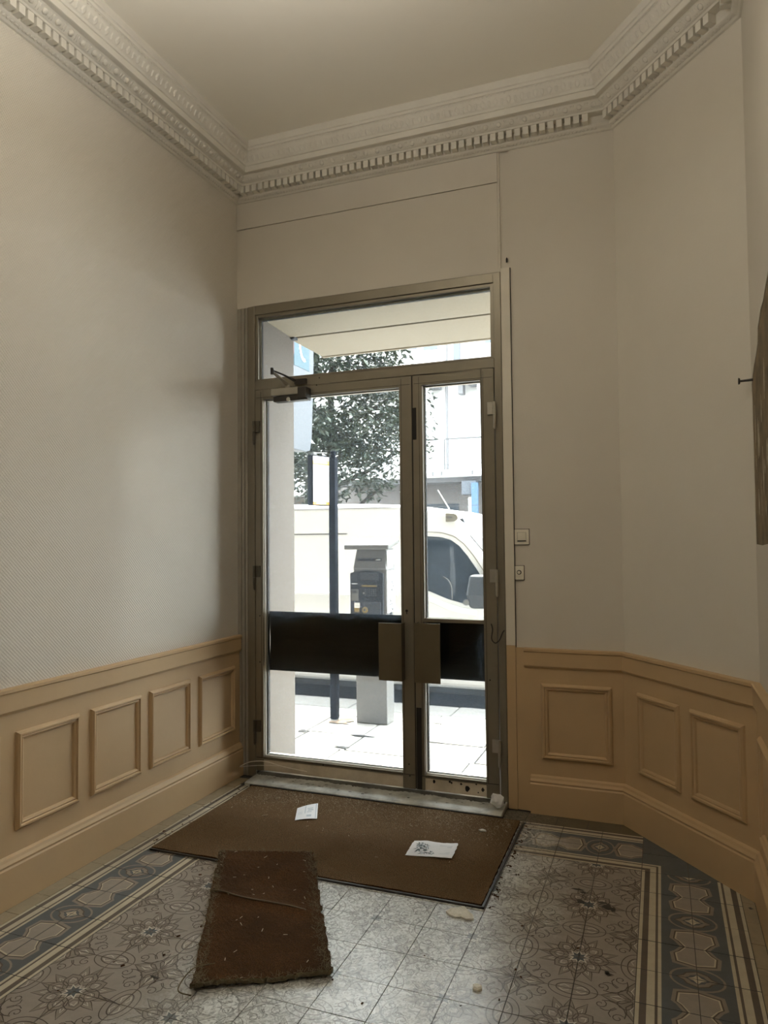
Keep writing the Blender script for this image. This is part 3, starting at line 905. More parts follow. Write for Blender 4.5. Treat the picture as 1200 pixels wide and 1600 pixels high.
def leaf(x0, x1, gx0, gx1, zg0, zg1, label, mid=None, pane_gap=True):
    lf = MB()
    lf.box(x0, gx0, YF-0.006, YB-0.005, 0.045, 2.532)
    lf.box(gx1, x1, YF-0.006, YB-0.005, 0.045, 2.532)
    lf.box(gx0, gx1, YF-0.006, YB-0.005, zg1, 2.532)
    lf.box(gx0, gx1, YF-0.006, YB-0.005, 0.118, zg0)
    if mid: lf.box(gx0, gx1, YF-0.010, YB-0.005, mid-0.012, mid+0.012)
    L = lf.build('door_leaf', M['metal'], door, bevel=0.004)
    tag(L, label)
    MB().box(gx0-0.02, gx1+0.02, YF-0.001, YB-0.012, 0.048, 0.122).build('kick_panel', M['metal_pale'], L, bevel=0.002)
    MB().box(gx0-0.004, gx1+0.004, 0.018, 0.024, zg0-0.004, zg1+0.004).build('glass_pane', M['glass'], L)
    b = MB()
    b.box(gx0, gx0+0.009, 0.0245, 0.048, zg0, zg1); b.box(gx0, gx1, 0.0245, 0.066, zg0, zg0+0.006); b.box(gx0, gx1, 0.0245, 0.048, zg1-0.006, zg1)
    b.box(gx0, gx0+0.004, 0.0, 0.016, zg0, zg1); b.box(gx0, gx1, 0.0, 0.016, zg0, zg0+0.005)
    b.build('glazing_bead', M['bead'], L)
    g = MB()
    g.box(gx0+0.0092, gx0+0.0125, 0.026, 0.046, zg0+0.01, zg1); g.box(gx0+0.012, gx1, 0.027, 0.029, zg0+0.0062, zg0+0.010)
    g.box(gx0-0.014, gx0-0.012, YF-0.0068, YF-0.004, 0.13, 2.52); g.box(gx1+0.012, gx1+0.014, YF-0.0068, YF-0.004, 0.13, 2.52)
    g.box(x0+0.004, x1-0.004, YF-0.0068, YF-0.004, 0.128, 0.131); g.box(x0+0.01, x1-0.01, YF-0.0068, YF-0.004, zg1+0.012, zg1+0.014)
    g.build('gasket', M['dark_gap'], L)
    return L
def band(L, x0, x1, z0, z1, bulge):
    """bowed push plate on the street side, standing off the glass; its back is seen through the pane"""
    n = 12
    pts = [(0.050+bulge*math.sin(PI*t/n), z0+(z1-z0)*t/n) for t in range(n+1)] + [(0.053+bulge*math.sin(PI*t/n), z0+(z1-z0)*t/n) for t in range(n, -1, -1)]
    return MB().prism(pts, x0-0.003, x1+0.003, lambda a, b, h: (h, a, b)).build('push_band', M['band'], L)
def handle(L, x0, x1, z0, z1, side):
    h = MB()
    h.box(x0, x1, -0.078, -0.070, z0, z1)
    if side > 0: h.box(x1-0.008, x1, -0.070, YF-0.004, z0, z1)
    else: h.box(x0, x0+0.008, -0.070, YF-0.004, z0, z1)
    return h.build('pull_handle', M['handle'], L, bevel=0.002)
l1 = leaf(0.146, 1.240, 0.203, 1.160, 0.138, 2.468, 'wide left leaf with curved black band and plate handle')
band(l1, 0.203, 1.160, 0.684, 1.070, 0.030)
handle(l1, 1.034, 1.182, 0.690, 1.035, 1)
l2 = leaf(1.246, 1.748, 1.300, 1.670, 0.138, 2.468, 'narrow right leaf with chipped kick panel', mid=1.052)
band(l2, 1.300, 1.670, 0.696, 1.050, 0.030)
handle(l2, 1.262, 1.420, 0.690, 1.040, -1)
MB().box(1.2405, 1.2455, YF-0.003, YB-0.01, 0.05, 2.53).build('meeting_gap', M['dark_gap'], door)
# flush bolts in the edge of the narrow leaf, keyhole, screw heads, paint chips
MB().box(1.247, 1.270, YF-0.0085, YF-0.004, 2.140, 2.335).build('flush_bolt', M['dark_gap'], l2, bevel=0.004)
MB().box(1.250, 1.282, YF-0.0085, YF-0.004, 0.05, 0.53).build('flush_bolt', M['dark_gap'], l2, bevel=0.004)
MB().lathe([(0.008, 0.0), (0.008, -0.003), (0.004, -0.004)], (1.196, YF-0.0055, 1.105), 'y', 12).box(1.1935, 1.1985, YF-0.0085, YF-0.005, 1.085, 1.105).build('keyhole', M['dark_gap'], l1)
for px, pz in ((0.178, 1.045), (0.178, 0.745), (0.60, 2.53), (0.62, 2.575), (1.20, 0.19), (1.205, 0.122), (1.70, 0.72), (0.63, 0.128)):
    MB().lathe([(0.0045, 0.0), (0.0045, -0.0015), (0.002, -0.002)], (px, YF-0.0058, pz), 'y', 8).build('screw', M['dark_gap'], l1 if px < 1.24 else l2)
ch = MB()
for cx_, cz_, r in ((1.354, 0.103, 0.009), (1.45, 0.112, 0.008), (1.462, 0.107, 0.006), (1.519, 0.106, 0.007), (1.556, 0.086, 0.017), (1.648, 0.088, 0.011), (1.62, 0.069, 0.004), (1.609, 0.116, 0.006)):
    ch.prism([(cx_+r*math.cos(a*PI/4)*random.uniform(0.7, 1.1), cz_+r*math.sin(a*PI/4)*random.uniform(0.7, 1.3)) for a in range(8)], YF-0.0022, YF-0.0008, lambda a, b, h: (a, h, b))
tag(ch.build('paint_chip', M['dark_gap'], l2), kind='stuff')
# hinges
def hinge(x, z, L, right):
    k = MB()
    y = YF-0.019
    k.lathe([(0.0105, 0.0), (0.0105, 0.074)], (x, y, z), 'z', 10)
    k.lathe([(0.004, -0.084), (0.0085, -0.074), (0.0090, -0.002), (0.0090, -0.0015)], (x, y, z), 'z', 10)
    if right: k.box(x-0.042, x-0.010, YF-0.018, YF-0.0055, z, z+0.074)
    else: k.box(x+0.009, x+0.038, YF-0.018, YF-0.0055, z, z+0.074)
    return k.build('hinge', M['steel'] if right else M['black_steel'], L, bevel=0.0015)
for z in (2.252, 1.298, 0.296): hinge(0.145, z, l1, False)
for z in (2.258, 1.284, 0.310): hinge(1.752, z, l2, True)

# grooved strip left of the frame, board right of it
gsx = MB()
for a, b, dpt in ((0.002, 0.030, -0.004), (0.030, 0.036, 0.004), (0.036, 0.058, -0.008), (0.058, 0.064, 0.004), (0.064, 0.083, -0.010)):
    gsx.box(a, b, dpt, 0.06, 0.0, 3.098)
o = gsx.build('trim_12', M['metal_grey'], bevel=0.002)
struct(o, 'narrow ribbed grey strip between left wall and door frame', 'trim')
o = MB().box(1.797, 1.850, -0.016, 0.012, 0.925, 3.116).build('trim_13', M['wall_pale'], bevel=0.002)
struct(o, 'pale upright board closing the gap right of the door frame', 'trim')
MB().box(1.797, 1.850, -0.0155, 0.012, 0.0, 0.9245).build('painted_foot', M['ochre'], o, bevel=0.002)
MB().box(1.8502, 1.8530, -0.010, 0.0, 0.02, 3.116).build('joint_line', M['dark_gap'], o)
MB().prism([(1.828, 3.150), (1.836, 3.152), (1.838, 3.172), (1.832, 3.182), (1.827, 3.170)], -0.004, 0.0, lambda a, b, h: (a, h, b)).build('nail_hole', M['dark_gap'], o)

# door closer on the left leaf
dc = thing('door_closer', (0.43, YF, 2.43), 'grey hydraulic door closer with folded arm above the wide glass leaf', 'door closer')
MB().box(0.300, 0.500, -0.085, -0.019, 2.470, 2.518).build('closer_body', M['metal_grey'], dc, bevel=0.006)
MB().box(0.498, 0.560, -0.088, -0.018, 2.440, 2.512).build('end_cap', M['black_iron'], dc, bevel=0.004)
MB().box(0.318, 0.562, -0.078, -0.019, 2.432, 2.466).build('lower_rail', M['black_iron'], dc, bevel=0.003)
MB().lathe([(0.012, 0.0), (0.014, -0.012)], (0.432, -0.076, 2.440), 'y', 10).build('adjust_screw', M['steel'], dc)
ar = MB()
ar.lathe([(0.016, 0.0), (0.016, 0.020)], (0.412, -0.055, 2.517), 'z', 12)
ar.tube([Vector((0.412, -0.055, 2.540)), Vector((0.383, -0.205, 2.598))], [0.013, 0.008], 8)
ar.build('lower_arm', M['metal_grey'], dc)
a2 = MB()
a2.lathe([(0.011, -0.018), (0.011, 0.022)], (0.383, -0.205, 2.598), 'z', 12)
a2.tube([(0.383, -0.205, 2.606), (0.415, -0.125, 2.592), (0.452, -0.026, 2.568)], [0.0045, 0.006, 0.010], 8)
a2.box(0.448, 0.530, -0.034, -0.012, 2.546, 2.578)
a2.build('upper_arm', M['black_iron'], dc)

# loose cable and pale strand
def curve_pts(ctrl, n=24):
    out = []
    for t in range(n+1):
        u = t/n*(len(ctrl)-1); i = min(int(u), len(ctrl)-2); f = u-i
        p0, p1, p2, p3 = [Vector(ctrl[max(0, min(len(ctrl)-1, i+k))]) for k in (-1, 0, 1, 2)]
        out.append(0.5*((2*p1)+(-p0+p2)*f+(2*p0-5*p1+4*p2-p3)*f*f+(-p0+3*p1-3*p2+p3)*f**3))
    return out
cb = MB().tube(curve_pts([(1.712, -0.020, 1.044), (1.722, -0.030, 1.012), (1.716, -0.032, 0.960), (1.738, -0.036, 0.936), (1.762, -0.034, 0.955), (1.778, -0.026, 0.995), (1.788, -0.016, 1.008)]), 0.0035, 8).build('cable', M['black_iron'])
tag(cb, 'short loop of black cable on the frame right of the narrow leaf', 'cable')
sd = MB().tube(curve_pts([(0.05, -0.06, 0.070), (0.11, -0.045, 0.100), (0.19, -0.04, 0.114), (0.25, -0.035, 0.110), (0.35, -0.03, 0.092), (0.52, -0.026, 0.076)]), 0.0026, 6)
sd.tube(curve_pts([(0.05, -0.06, 0.068), (0.18, -0.045, 0.086), (0.33, -0.032, 0.094)]), 0.0016, 6)
tag(sd.build('strand', M['bead']), 'thin pale strand across the foot of the wide door leaf', 'string')

# switches on the wall right of the door
sw = thing('light_switch', (1.89, 0, 1.545), 'square ivory light switch on wall right of the door', 'switch')
MB().box(1.8535, 1.936, -0.011, 0.0, 1.501, 1.588).build('plate', M['switch'], sw, bevel=0.003)
MB().prism([(-0.0112, 1.522), (-0.017, 1.568), (-0.0112, 1.568)], 1.872, 1.918, lambda a, b, h: (h, a, b)).build('rocker', M['switch'], sw)
MB().box(1.8715, 1.9185, -0.0128, -0.011, 1.5195, 1.5245).box(1.8695, 1.9205, -0.0118, -0.0105, 1.5165, 1.5175).box(1.8695, 1.8705, -0.0118, -0.0105, 1.5175, 1.571).box(1.9195, 1.9205, -0.0118, -0.0105, 1.5175, 1.571).box(1.8695, 1.9205, -0.0118, -0.0105, 1.570, 1.571).build('rocker_gap', M['dark_gap'], sw)
MB().box(1.8528, 1.9385, -0.002, 0.0, 1.4985, 1.5905).build('painted_shadow', M['dark_gap'], sw)  # dark rim drawn round the plate as its shadow line

kb = thing('door_release', (1.875, 0, 1.34), 'small ivory plate with round push button below the light switch', 'push button')
MB().box(1.8535, 1.904, -0.011, 0.0, 1.299, 1.379).build('plate', M['switch'], kb, bevel=0.003)
MB().box(1.8528, 1.9062, -0.002, 0.0, 1.2968, 1.3812).build('painted_shadow', M['dark_gap'], kb)  # painted shadow edge, as on the light switch
MB().lathe([(0.013, 0.0), (0.013, -0.003), (0.011, -0.004)], (1.877, -0.011, 1.342), 'y', 20).build('button_ring', M['dark_gap'], kb)
MB().lathe([(0.0092, 0.0), (0.0092, -0.007), (0.007, -0.0085)], (1.877, -0.0112, 1.342), 'y', 20).build('button', M['switch'], kb)
def text(body, size, loc, rotm, m, name, parent, ext=0.0006):
    cu = bpy.data.curves.new(name, 'FONT')
    cu.body = body; cu.size = size; cu.align_x = 'CENTER'; cu.align_y = 'CENTER'; cu.extrude = ext
    tmp = bpy.data.objects.new(name, cu)
    COL.objects.link(tmp)
    dg = bpy.context.evaluated_depsgraph_get()
    me = bpy.data.meshes.new_from_object(tmp.evaluated_get(dg))
    bpy.data.objects.remove(tmp)
    me.materials.clear(); me.materials.append(m)
    o = bpy.data.objects.new(name, me)
    COL.objects.link(o)
    o.parent = parent
    o.location = Vector(loc)-wloc(parent)
    o.rotation_euler = rotm
    return o
text('PORTE', 0.011, (1.877, -0.0115, 1.318), (PI/2, 0, 0), M['wall_pale'], 'lettering', kb)
# nail in the bare timber
na = MB().tube([(3.022, -0.735, 2.205), (2.985, -0.73, 2.204), (2.972, -0.728, 2.204)], [0.006, 0.005, 0.005], 8).lathe([(0.0035, 0.0), (0.015, 0.001), (0.013, 0.007), (0.004, 0.009)], (2.963, -0.727, 2.204), 'x', 8)
tag(na.build('nail', M['black_iron']), 'dark bolt sticking out of the bare timber patch at right', 'nail')

# ------------------------------------------------------------------ mats and litter
def grid_slab(quad, nx, ny, zf, th, fray=0.0, skirt=True):
    """quad TL,TR,BR,BL in x,y; zf(u,v) height of the top"""
    mb = MB()
    rows = []
    for j in range(ny+1):
        v = j/ny
        row = []
        for i in range(nx+1):
            u = i/nx
            a = [quad[0][k]*(1-u)+quad[1][k]*u for k in (0, 1)]
            b = [quad[3][k]*(1-u)+quad[2][k]*u for k in (0, 1)]
            x, y = a[0]*(1-v)+b[0]*v, a[1]*(1-v)+b[1]*v
            if fray and (i in (0, nx) or j in (0, ny)):
                x += random.uniform(-fray, fray); y += random.uniform(-fray, fray)
            row.append((x, y, zf(u, v)))
        rows.append(row)
    n = 0
    for r in rows: mb.v += r
    k = nx+1
    for j in range(ny):
        for i in range(nx):
            mb.f.append((j*k+i, (j+1)*k+i, (j+1)*k+i+1, j*k+i+1)); mb.m.append(0)
    rim = [(0, i) for i in range(nx)]+[(j, nx) for j in range(ny)]+[(ny, i) for i in range(nx, 0, -1)]+[(j, 0) for j in range(ny, 0, -1)]
    base = len(mb.v)
    mb.v += [(rows[j][i][0], rows[j][i][1], max(0.0004, rows[j][i][2]-th)) for j, i in rim]
    m = len(rim)
    for q in range(m):
        a, b = rim[q], rim[(q+1) % m]
        mb.f.append((a[0]*k+a[1], b[0]*k+b[1], base+(q+1) % m, base+q)); mb.m.append(1)
    mb.f.append(tuple(base+q for q in range(m))); mb.m.append(1)
    return mb
dm = thing('doormat', (1.06, -0.66, 0), 'large brown coir doormat in front of the door threshold', 'doormat')
mg = grid_slab([(0.226, -0.197), (1.895, -0.200), (1.905, -1.146), (0.226, -1.146)], 60, 40, lambda u, v: 0.0125+0.0012*math.sin(u*23)*math.sin(v*17)+random.uniform(-0.0006, 0.0006), 0.012, 0.002)
mg.build('coir_pile', [M['coir'], M['coir_dark']], dm)
MB().box(1.908, 1.918, -1.160, -0.20, 0.0006, 0.011).box(0.222, 1.918, -1.160, -1.150, 0.0006, 0.009).build('edge_frame', M['black_iron'], dm)
# fibres standing off the pile
fb = MB()
def hair(mb, x, y, z, l, mi=0):
    a = random.uniform(0, 2*PI); h = random.uniform(0.1, 0.7)*l
    dx, dy = math.cos(a)*l, math.sin(a)*l
    wx, wy = -math.sin(a)*0.0009, math.cos(a)*0.0009
    mb.poly([(x-wx, y-wy, z), (x+wx, y+wy, z), (x+dx+wx*0.4, y+dy+wy*0.4, z+h), (x+dx-wx*0.4, y+dy-wy*0.4, z+h)], mi)
for k in range(8000):
    hair(fb, random.uniform(0.24, 1.88), random.uniform(-1.13, -0.215), 0.0125, random.uniform(0.004, 0.012), random.randrange(2))
for k in range(4200):
    y = -0.215-abs(random.gauss(0, 0.16))
    if y > -1.12: hair(fb, random.uniform(0.26, 1.87), y, 0.0125, random.uniform(0.004, 0.016), 2)
tag(fb.build('loose_fibre', [M['coir'], M['fray'], M['fluff']], dm, normals=False), kind='stuff')

# torn piece of mat, buckled along a crease
ms = thing('mat_scrap', (1.08, -1.52, 0), 'torn dark brown piece of coir mat lying over the doormat edge', 'mat')
SQ = [(0.600, -1.115), (1.035, -0.975), (1.525, -1.800), (1.105, -2.035)]
def zs(u, v):
    ve = 0.07+0.19*u
    z = 0.016 + 0.0155*min(1, max(0, 1-(v-ve)/0.14))
    crease = 0.36+0.30*u - 0.10*u*u
    z += 0.010*math.exp(-((v-crease)/0.03)**2) * min(1, u*6+0.3) * (1 if u < 0.86 else 0.2)
    z += 0.006*math.sin(u*9)*math.sin(v*7) + 0.016*max(0, v-0.85)*3 + random.uniform(-0.0012, 0.0012)
    return z+0.004
grid_slab(SQ, 44, 60, zs, 0.016, 0.006).build('coir_pile', [M['coir_dark'], M['fray']], ms)
# frayed backing along both long edges and loose threads
fy = MB()
def onq(u, v):
    a = [SQ[0][k]*(1-u)+SQ[1][k]*u for k in (0, 1)]; b = [SQ[3][k]*(1-u)+SQ[2][k]*u for k in (0, 1)]
    return a[0]*(1-v)+b[0]*v, a[1]*(1-v)+b[1]*v
for k in range(2600):
    side = random.random()
    v = random.random()
    u = random.gauss(0.035, 0.025) if side < 0.5 else random.gauss(0.96, 0.03)
    if k % 6 == 0: u, v = random.random(), random.choice((0.0, 1.0))+random.gauss(0, 0.01)
    x, y = onq(u, v)
    hair(fy, x, y, zs(min(1, max(0, u)), min(1, max(0, v)))-0.001, random.uniform(0.006, 0.022))
tag(fy.build('frayed_edge', M['fray'], ms, normals=False), kind='stuff')
cr_ = [onq(u, 0.36+0.30*u-0.10*u*u)+(0,) for u in (0.0, 0.12, 0.25, 0.38, 0.5, 0.62, 0.74, 0.86)]
MB().tube(curve_pts([(x, y, zs(u, 0.36+0.30*u-0.10*u*u)+0.003) for (x, y, _), u in zip(cr_, (0.0, 0.12, 0.25, 0.38, 0.5, 0.62, 0.74, 0.86))]), 0.0035, 6).build('seam_cord', M['handle'], ms)
lx, ly = onq(0.0, 1.0)
MB().tube(curve_pts([(lx+0.0, ly+0.14, 0.02), (lx-0.045, ly+0.07, 0.03), (lx-0.040, ly-0.02, 0.012), (lx+0.02, ly-0.03, 0.01)]), 0.0022, 6).build('loose_thread', M['fray'], ms)

def sheet(name, quad, label, cat, th=0.0012, lift=lambda u, v: 0, z=0.0155, rip=0.0):
    t = thing(name, (sum(q[0] for q in quad)/4, sum(q[1] for q in quad)/4, z), label, cat)
    g = grid_slab(quad, 16, 10, lambda u, v: z+0.002+lift(u, v), th, rip)
    # underside follows the sheet
    g.build('sheet', [M['paper'], M['paper']], t)
    return t
def on(quad, u, v, zz):
    a = [quad[0][k]*(1-u)+quad[1][k]*u for k in (0, 1)]; b = [quad[3][k]*(1-u)+quad[2][k]*u for k in (0, 1)]
    return (a[0]*(1-v)+b[0]*v, a[1]*(1-v)+b[1]*v, zz)
Q1 = [(0.678, -0.455), (0.768, -0.372), (0.852, -0.556), (0.748, -0.616)]
li1 = lambda u, v: 0.010*u*(1-v)+0.004*math.sin(u*PI)
p1 = sheet('leaflet', Q1, 'small folded pale leaflet lying near the left part of the threshold', 'leaflet', lift=li1)
pr = MB()
for u0, u1, v0, v1 in ((0.08, 0.30, 0.45, 0.47), (0.08, 0.30, 0.52, 0.54), (0.08, 0.30, 0.60, 0.62), (0.40, 0.44, 0.05, 0.6), (0.52, 0.78, 0.25, 0.31), (0.55, 0.80, 0.36, 0.44), (0.50, 0.72, 0.50, 0.55), (0.50, 0.72, 0.72, 0.86), (0.90, 0.94, 0.02, 0.95)):
    pr.poly([on(Q1, u, v, 0.0181+li1(u, v)) for u, v in ((u0, v0), (u1, v0), (u1, v1), (u0, v1))])
tag(pr.build('print', M['ink_pale'], p1), kind='stuff')
Q2 = [(1.445, -0.655), (1.662, -0.613), (1.678, -0.785), (1.455, -0.820)]
li2 = lambda u, v: 0.003*math.sin(u*7)*(1-v)+0.002*math.sin(v*5+u*3)+0.002
p2 = sheet('postcard', Q2, 'pale card printed with dark foliage lying on the right of the doormat', 'card', lift=li2, rip=0.002)
pr, pp = MB(), MB()
for k in range(130):
    # sprays of narrow leaves fanning out from three stems
    cu, cv, sp = ((0.20, 0.52, 1.0), (0.33, 0.34, 0.8), (0.33, 0.70, 0.8), (0.52, 0.74, 0.6), (0.20, 0.26, 0.7))[k % 5]
    a = random.uniform(0, 2*PI); l = random.uniform(0.07, 0.19)*sp; wd = random.uniform(0.007, 0.016)
    d0 = 0.02
    pts = [(cu+d0*math.cos(a), cv+1.7*d0*math.sin(a)), (cu+l*0.55*math.cos(a)-wd*math.sin(a), cv+1.7*(l*0.55*math.sin(a)+wd*math.cos(a))), (cu+l*math.cos(a+0.12), cv+1.7*l*math.sin(a+0.12)), (cu+l*0.55*math.cos(a)+wd*math.sin(a), cv+1.7*(l*0.55*math.sin(a)-wd*math.cos(a)))]
    if min(min(q) for q in pts) < 0.02 or max(max(q) for q in pts) > 0.98: continue
    (pr if k % 4 else pp).poly([on(Q2, a_, b_, 0.0183+li2(a_, b_)+0.00002*(k % 20)) for a_, b_ in pts])
for k in range(7):
    pp.poly([on(Q2, a_, b_, 0.0183+li2(a_, b_)) for a_, b_ in ((0.62, 0.2+k*0.09), (0.90, 0.2+k*0.09), (0.90, 0.225+k*0.09), (0.62, 0.225+k*0.09))])
tag(pr.build('foliage_print', M['ink'], p2, normals=False), kind='stuff')
tag(pp.build('text_print', M['ink_pale'], p2, normals=False), kind='stuff')

def crumple(name, c, r, m, label, cat, squash=0.75, seed=3, nn=3, amp=0.35):
    random.seed(seed)
    bm = bmesh.new()
    bmesh.ops.create_icosphere(bm, subdivisions=nn, radius=1)
    for v in bm.verts:
        d = v.co.normalized()
        k = 1+amp*(math.sin(d.x*7.3+seed)*math.sin(d.y*6.1+2*seed)+0.5*math.sin(d.z*11+d.x*9))*0.6+random.uniform(-amp, amp)*0.28
        v.co = Vector((d.x*k*r[0], d.y*k*r[1], d.z*k*r[2]))
    lo = min(v.co.z for v in bm.verts)
    for v in bm.verts: v.co.z -= lo
    me = bpy.data.meshes.new(name); bm.to_mesh(me); bm.free()
    me.materials.append(m)
    o = bpy.data.objects.new(name, me); COL.objects.link(o); o.location = c
    random.seed(seed+100)
    return tag(o, label, cat)
crumple('crumpled_paper', (1.752, -0.125, 0.034), (0.036, 0.028, 0.036), M['paper'], 'crumpled ball of pale paper at the right end of the threshold', 'paper', seed=5, nn=2, amp=0.42)
# plaster flake: thin irregular scab
def flake(name, pts, z, th, label, group=None, m=None):
    c = (sum(p[0] for p in pts)/len(pts), sum(p[1] for p in pts)/len(pts))
    mb = MB()
    k = len(pts)
    inner = [(c[0]+(p[0]-c[0])*0.72, c[1]+(p[1]-c[1])*0.72) for p in pts]
    mb.loft([[(p[0], p[1], z) for p in pts], [(p[0], p[1], z+th*0.55) for p in pts], [(p[0], p[1], z+th*random.uniform(0.9, 1.1)) for p in inner]])
    return tag(mb.build(name, m or M['chip'], origin=(c[0], c[1], z)), label, 'plaster flake', group)
flake('plaster_flake', [(1.778, -1.238), (1.790, -1.205), (1.815, -1.190), (1.838, -1.172), (1.862, -1.200), (1.890, -1.228), (1.899, -1.255), (1.870, -1.268), (1.846, -1.258), (1.826, -1.266), (1.800, -1.258)], 0.0008, 0.012, 'broad white plaster flake on the tiles by the doormat corner')
flake('plaster_chip', [(2.000, -1.680), (2.012, -1.668), (2.030, -1.672), (2.034, -1.688), (2.022, -1.702), (2.004, -1.698)], 0.0008, 0.012, 'small round white chip on the tiles nearest the viewer')
flake('plaster_chip', [(1.716, -0.405), (1.730, -0.392), (1.752, -0.398), (1.758, -0.412), (1.730, -0.418)], 0.0142, 0.006, 'small white chip on the doormat behind the card')
# scattered straw, grit, paint crumbs
lt, gr = MB(), MB()
def straw(mb, x, y, z, l, wd):
    a = random.uniform(0, PI); dx, dy = math.cos(a)*l/2, math.sin(a)*l/2; wx, wy = -math.sin(a)*wd, math.cos(a)*wd
    mb.loft([[(x-dx-wx, y-dy-wy, z), (x-dx+wx, y-dy+wy, z), (x-dx, y-dy, z+wd*1.2)], [(x+dx-wx, y+dy-wy, z+0.001), (x+dx+wx, y+dy+wy, z+0.001), (x+dx, y+dy, z+wd*1.2)]])
for k in range(110):
    x = random.uniform(0.3, 1.86)
    y = -0.22-abs(random.gauss(0, 0.22))
    if y < -1.12: continue
    straw(lt, x, y, 0.0142, random.uniform(0.004, 0.018)*(2.2 if k % 14 == 0 else 1), random.uniform(0.0006, 0.0016))
for k in range(30):
    u, v = random.random(), random.random()
    x, y = onq(u, v)
    straw(lt, x, y, zs(u, v)+0.001, random.uniform(0.006, 0.022), 0.0014)
tag(lt.build('straw_litter', M['straw']), 'pale straw and crumbs scattered over the doormats', 'litter', kind='stuff')
for k in range(110):
    if k < 50: x, y = 1.925+abs(random.gauss(0, 0.03)), random.uniform(-1.15, -0.15)
    elif k < 75: x, y = random.uniform(0.13, 0.22), random.uniform(-1.1, -0.1)
    else: x, y = random.uniform(0.6, 2.5), random.uniform(-2.4, -1.2)
    straw(gr, x, y, 0.001, random.uniform(0.004, 0.016), random.uniform(0.001, 0.0045))
tag(gr.build('dark_grit', M['coir_dark']), 'dark grit and fibre crumbs along the doormat and tiles', 'litter', kind='stuff')
MB_tw = MB().tube(curve_pts([(0.845, -2.165, 0.003), (0.885, -2.172, 0.004), (0.925, -2.178, 0.003)]), [0.0012]*25, 5)
tag(MB_tw.build('twig', M['black_iron']), 'thin dark twig on the tiles left of the torn mat', 'twig')

# added fill light, out of view: a plaster bowl hung on a rod, throwing its light up
LX, LY, LZ = 1.50, -2.62, 3.36
hl = thing('fill_lamp', (LX, LY, ZC), 'added bowl-shaped fill light hung out of view from the hall ceiling', 'lamp')
MB().lathe([(0.06, 0.0), (0.06, -0.02), (0.012, -0.03), (0.012, LZ-ZC-0.02)], (LX, LY, ZC), 'z', 16).build('pendant_rod', M['metal'], hl)
MB().lathe([(0.02, -0.16), (0.12, -0.14), (0.20, -0.08), (0.25, 0.0), (0.262, 0.03), (0.255, 0.03), (0.24, 0.0), (0.19, -0.07), (0.11, -0.125), (0.02, -0.14)], (LX, LY, LZ), 'z', 28).build('bowl', M['bead'], hl, smooth=True)
gm = bpy.data.materials.new('fill_opal'); gm.use_nodes = True
e = gm.node_tree.nodes['Principled BSDF']
e.inputs['Base Color'].default_value = (0.9, 0.88, 0.82, 1)
e.inputs['Emission Color'].default_value = (1.0, 0.955, 0.88, 1)
e.inputs['Emission Strength'].default_value = FILL_POWER/(PI*PI*0.21**2)
MB().lathe([(0.225, -0.015), (0.21, -0.005), (0.15, 0.012), (0.06, 0.02), (0.0125, 0.02)], (LX, LY, LZ), 'z', 28).build('fill_disc', gm, hl, smooth=True)

# ------------------------------------------------------------------ the street outside
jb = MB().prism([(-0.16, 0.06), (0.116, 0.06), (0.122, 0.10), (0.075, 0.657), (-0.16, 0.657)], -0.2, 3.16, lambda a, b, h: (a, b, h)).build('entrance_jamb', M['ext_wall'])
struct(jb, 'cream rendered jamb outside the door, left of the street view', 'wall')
so = MB().box(0.06, 2.50, 0.06, 0.612, 3.058, 3.10).build('entrance_soffit', M['soffit'])
struct(so, 'cream soffit of the recess outside above the transom', 'soffit')
cn_ = MB()
cn_.box(0.045, 2.10, 0.652, 1.235, 3.060, 3.34).box(0.040, 2.105, 1.215, 1.245, 3.052, 3.36)  # unseen right end kept short so more sky light comes in
ca = cn_.build('canopy', M['soffit'], bevel=0.004)
struct(ca, 'cream slab of the balcony projecting over the entrance', 'canopy')
MB().box(0.045, 2.10, 0.613, 0.640, 3.085, 3.10).build('shadow_groove', M['dark_gap'], ca)
MB().box(0.050, 0.110, 0.60, 0.66, 3.045, 3.062).build('corner_bracket', M['meter_dim'], ca)
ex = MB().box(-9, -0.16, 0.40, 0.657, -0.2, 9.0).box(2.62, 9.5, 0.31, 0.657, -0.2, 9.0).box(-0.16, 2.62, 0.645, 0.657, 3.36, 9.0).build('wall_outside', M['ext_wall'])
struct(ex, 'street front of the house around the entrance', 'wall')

ZP = -0.05
pv = MB().box(-9, 9.5, 0.08, 2.52, -0.25, ZP-0.012).build('pavement', M['joint'])
struct(pv, 'pavement of pale stone slabs in front of the entrance', 'pavement')
for r, (y0, y1, off) in enumerate(((0.10, 0.878, -0.17), (0.888, 1.285, -0.135), (1.300, 1.853, -0.16), (1.861, 2.112, -0.23))):
    k = -9
    while k < 11:
        x0 = off+0.503*k if r != 2 else off+0.503*k
        random.seed(r*100+k)
        g = 0.0065 if r != 1 else 0.011
        if -4.6 < x0 < 5.0:
            dz = random.uniform(-0.004, 0.003)
            MB().box(x0+g, x0+0.503-g, y0, y1, ZP-0.03, ZP+dz).build('paving_slab', M['slab'], pv, bevel=0.004)
        k += 1
random.seed(21)
for k in range(-5, 6):
    x0 = 0.842+1.0*k
    MB().box(x0+0.004, x0+0.996, 2.128, 2.50, -0.2, ZP+random.uniform(-0.003, 0.003)).build('kerb_stone', M['kerb'], pv, bevel=0.012)
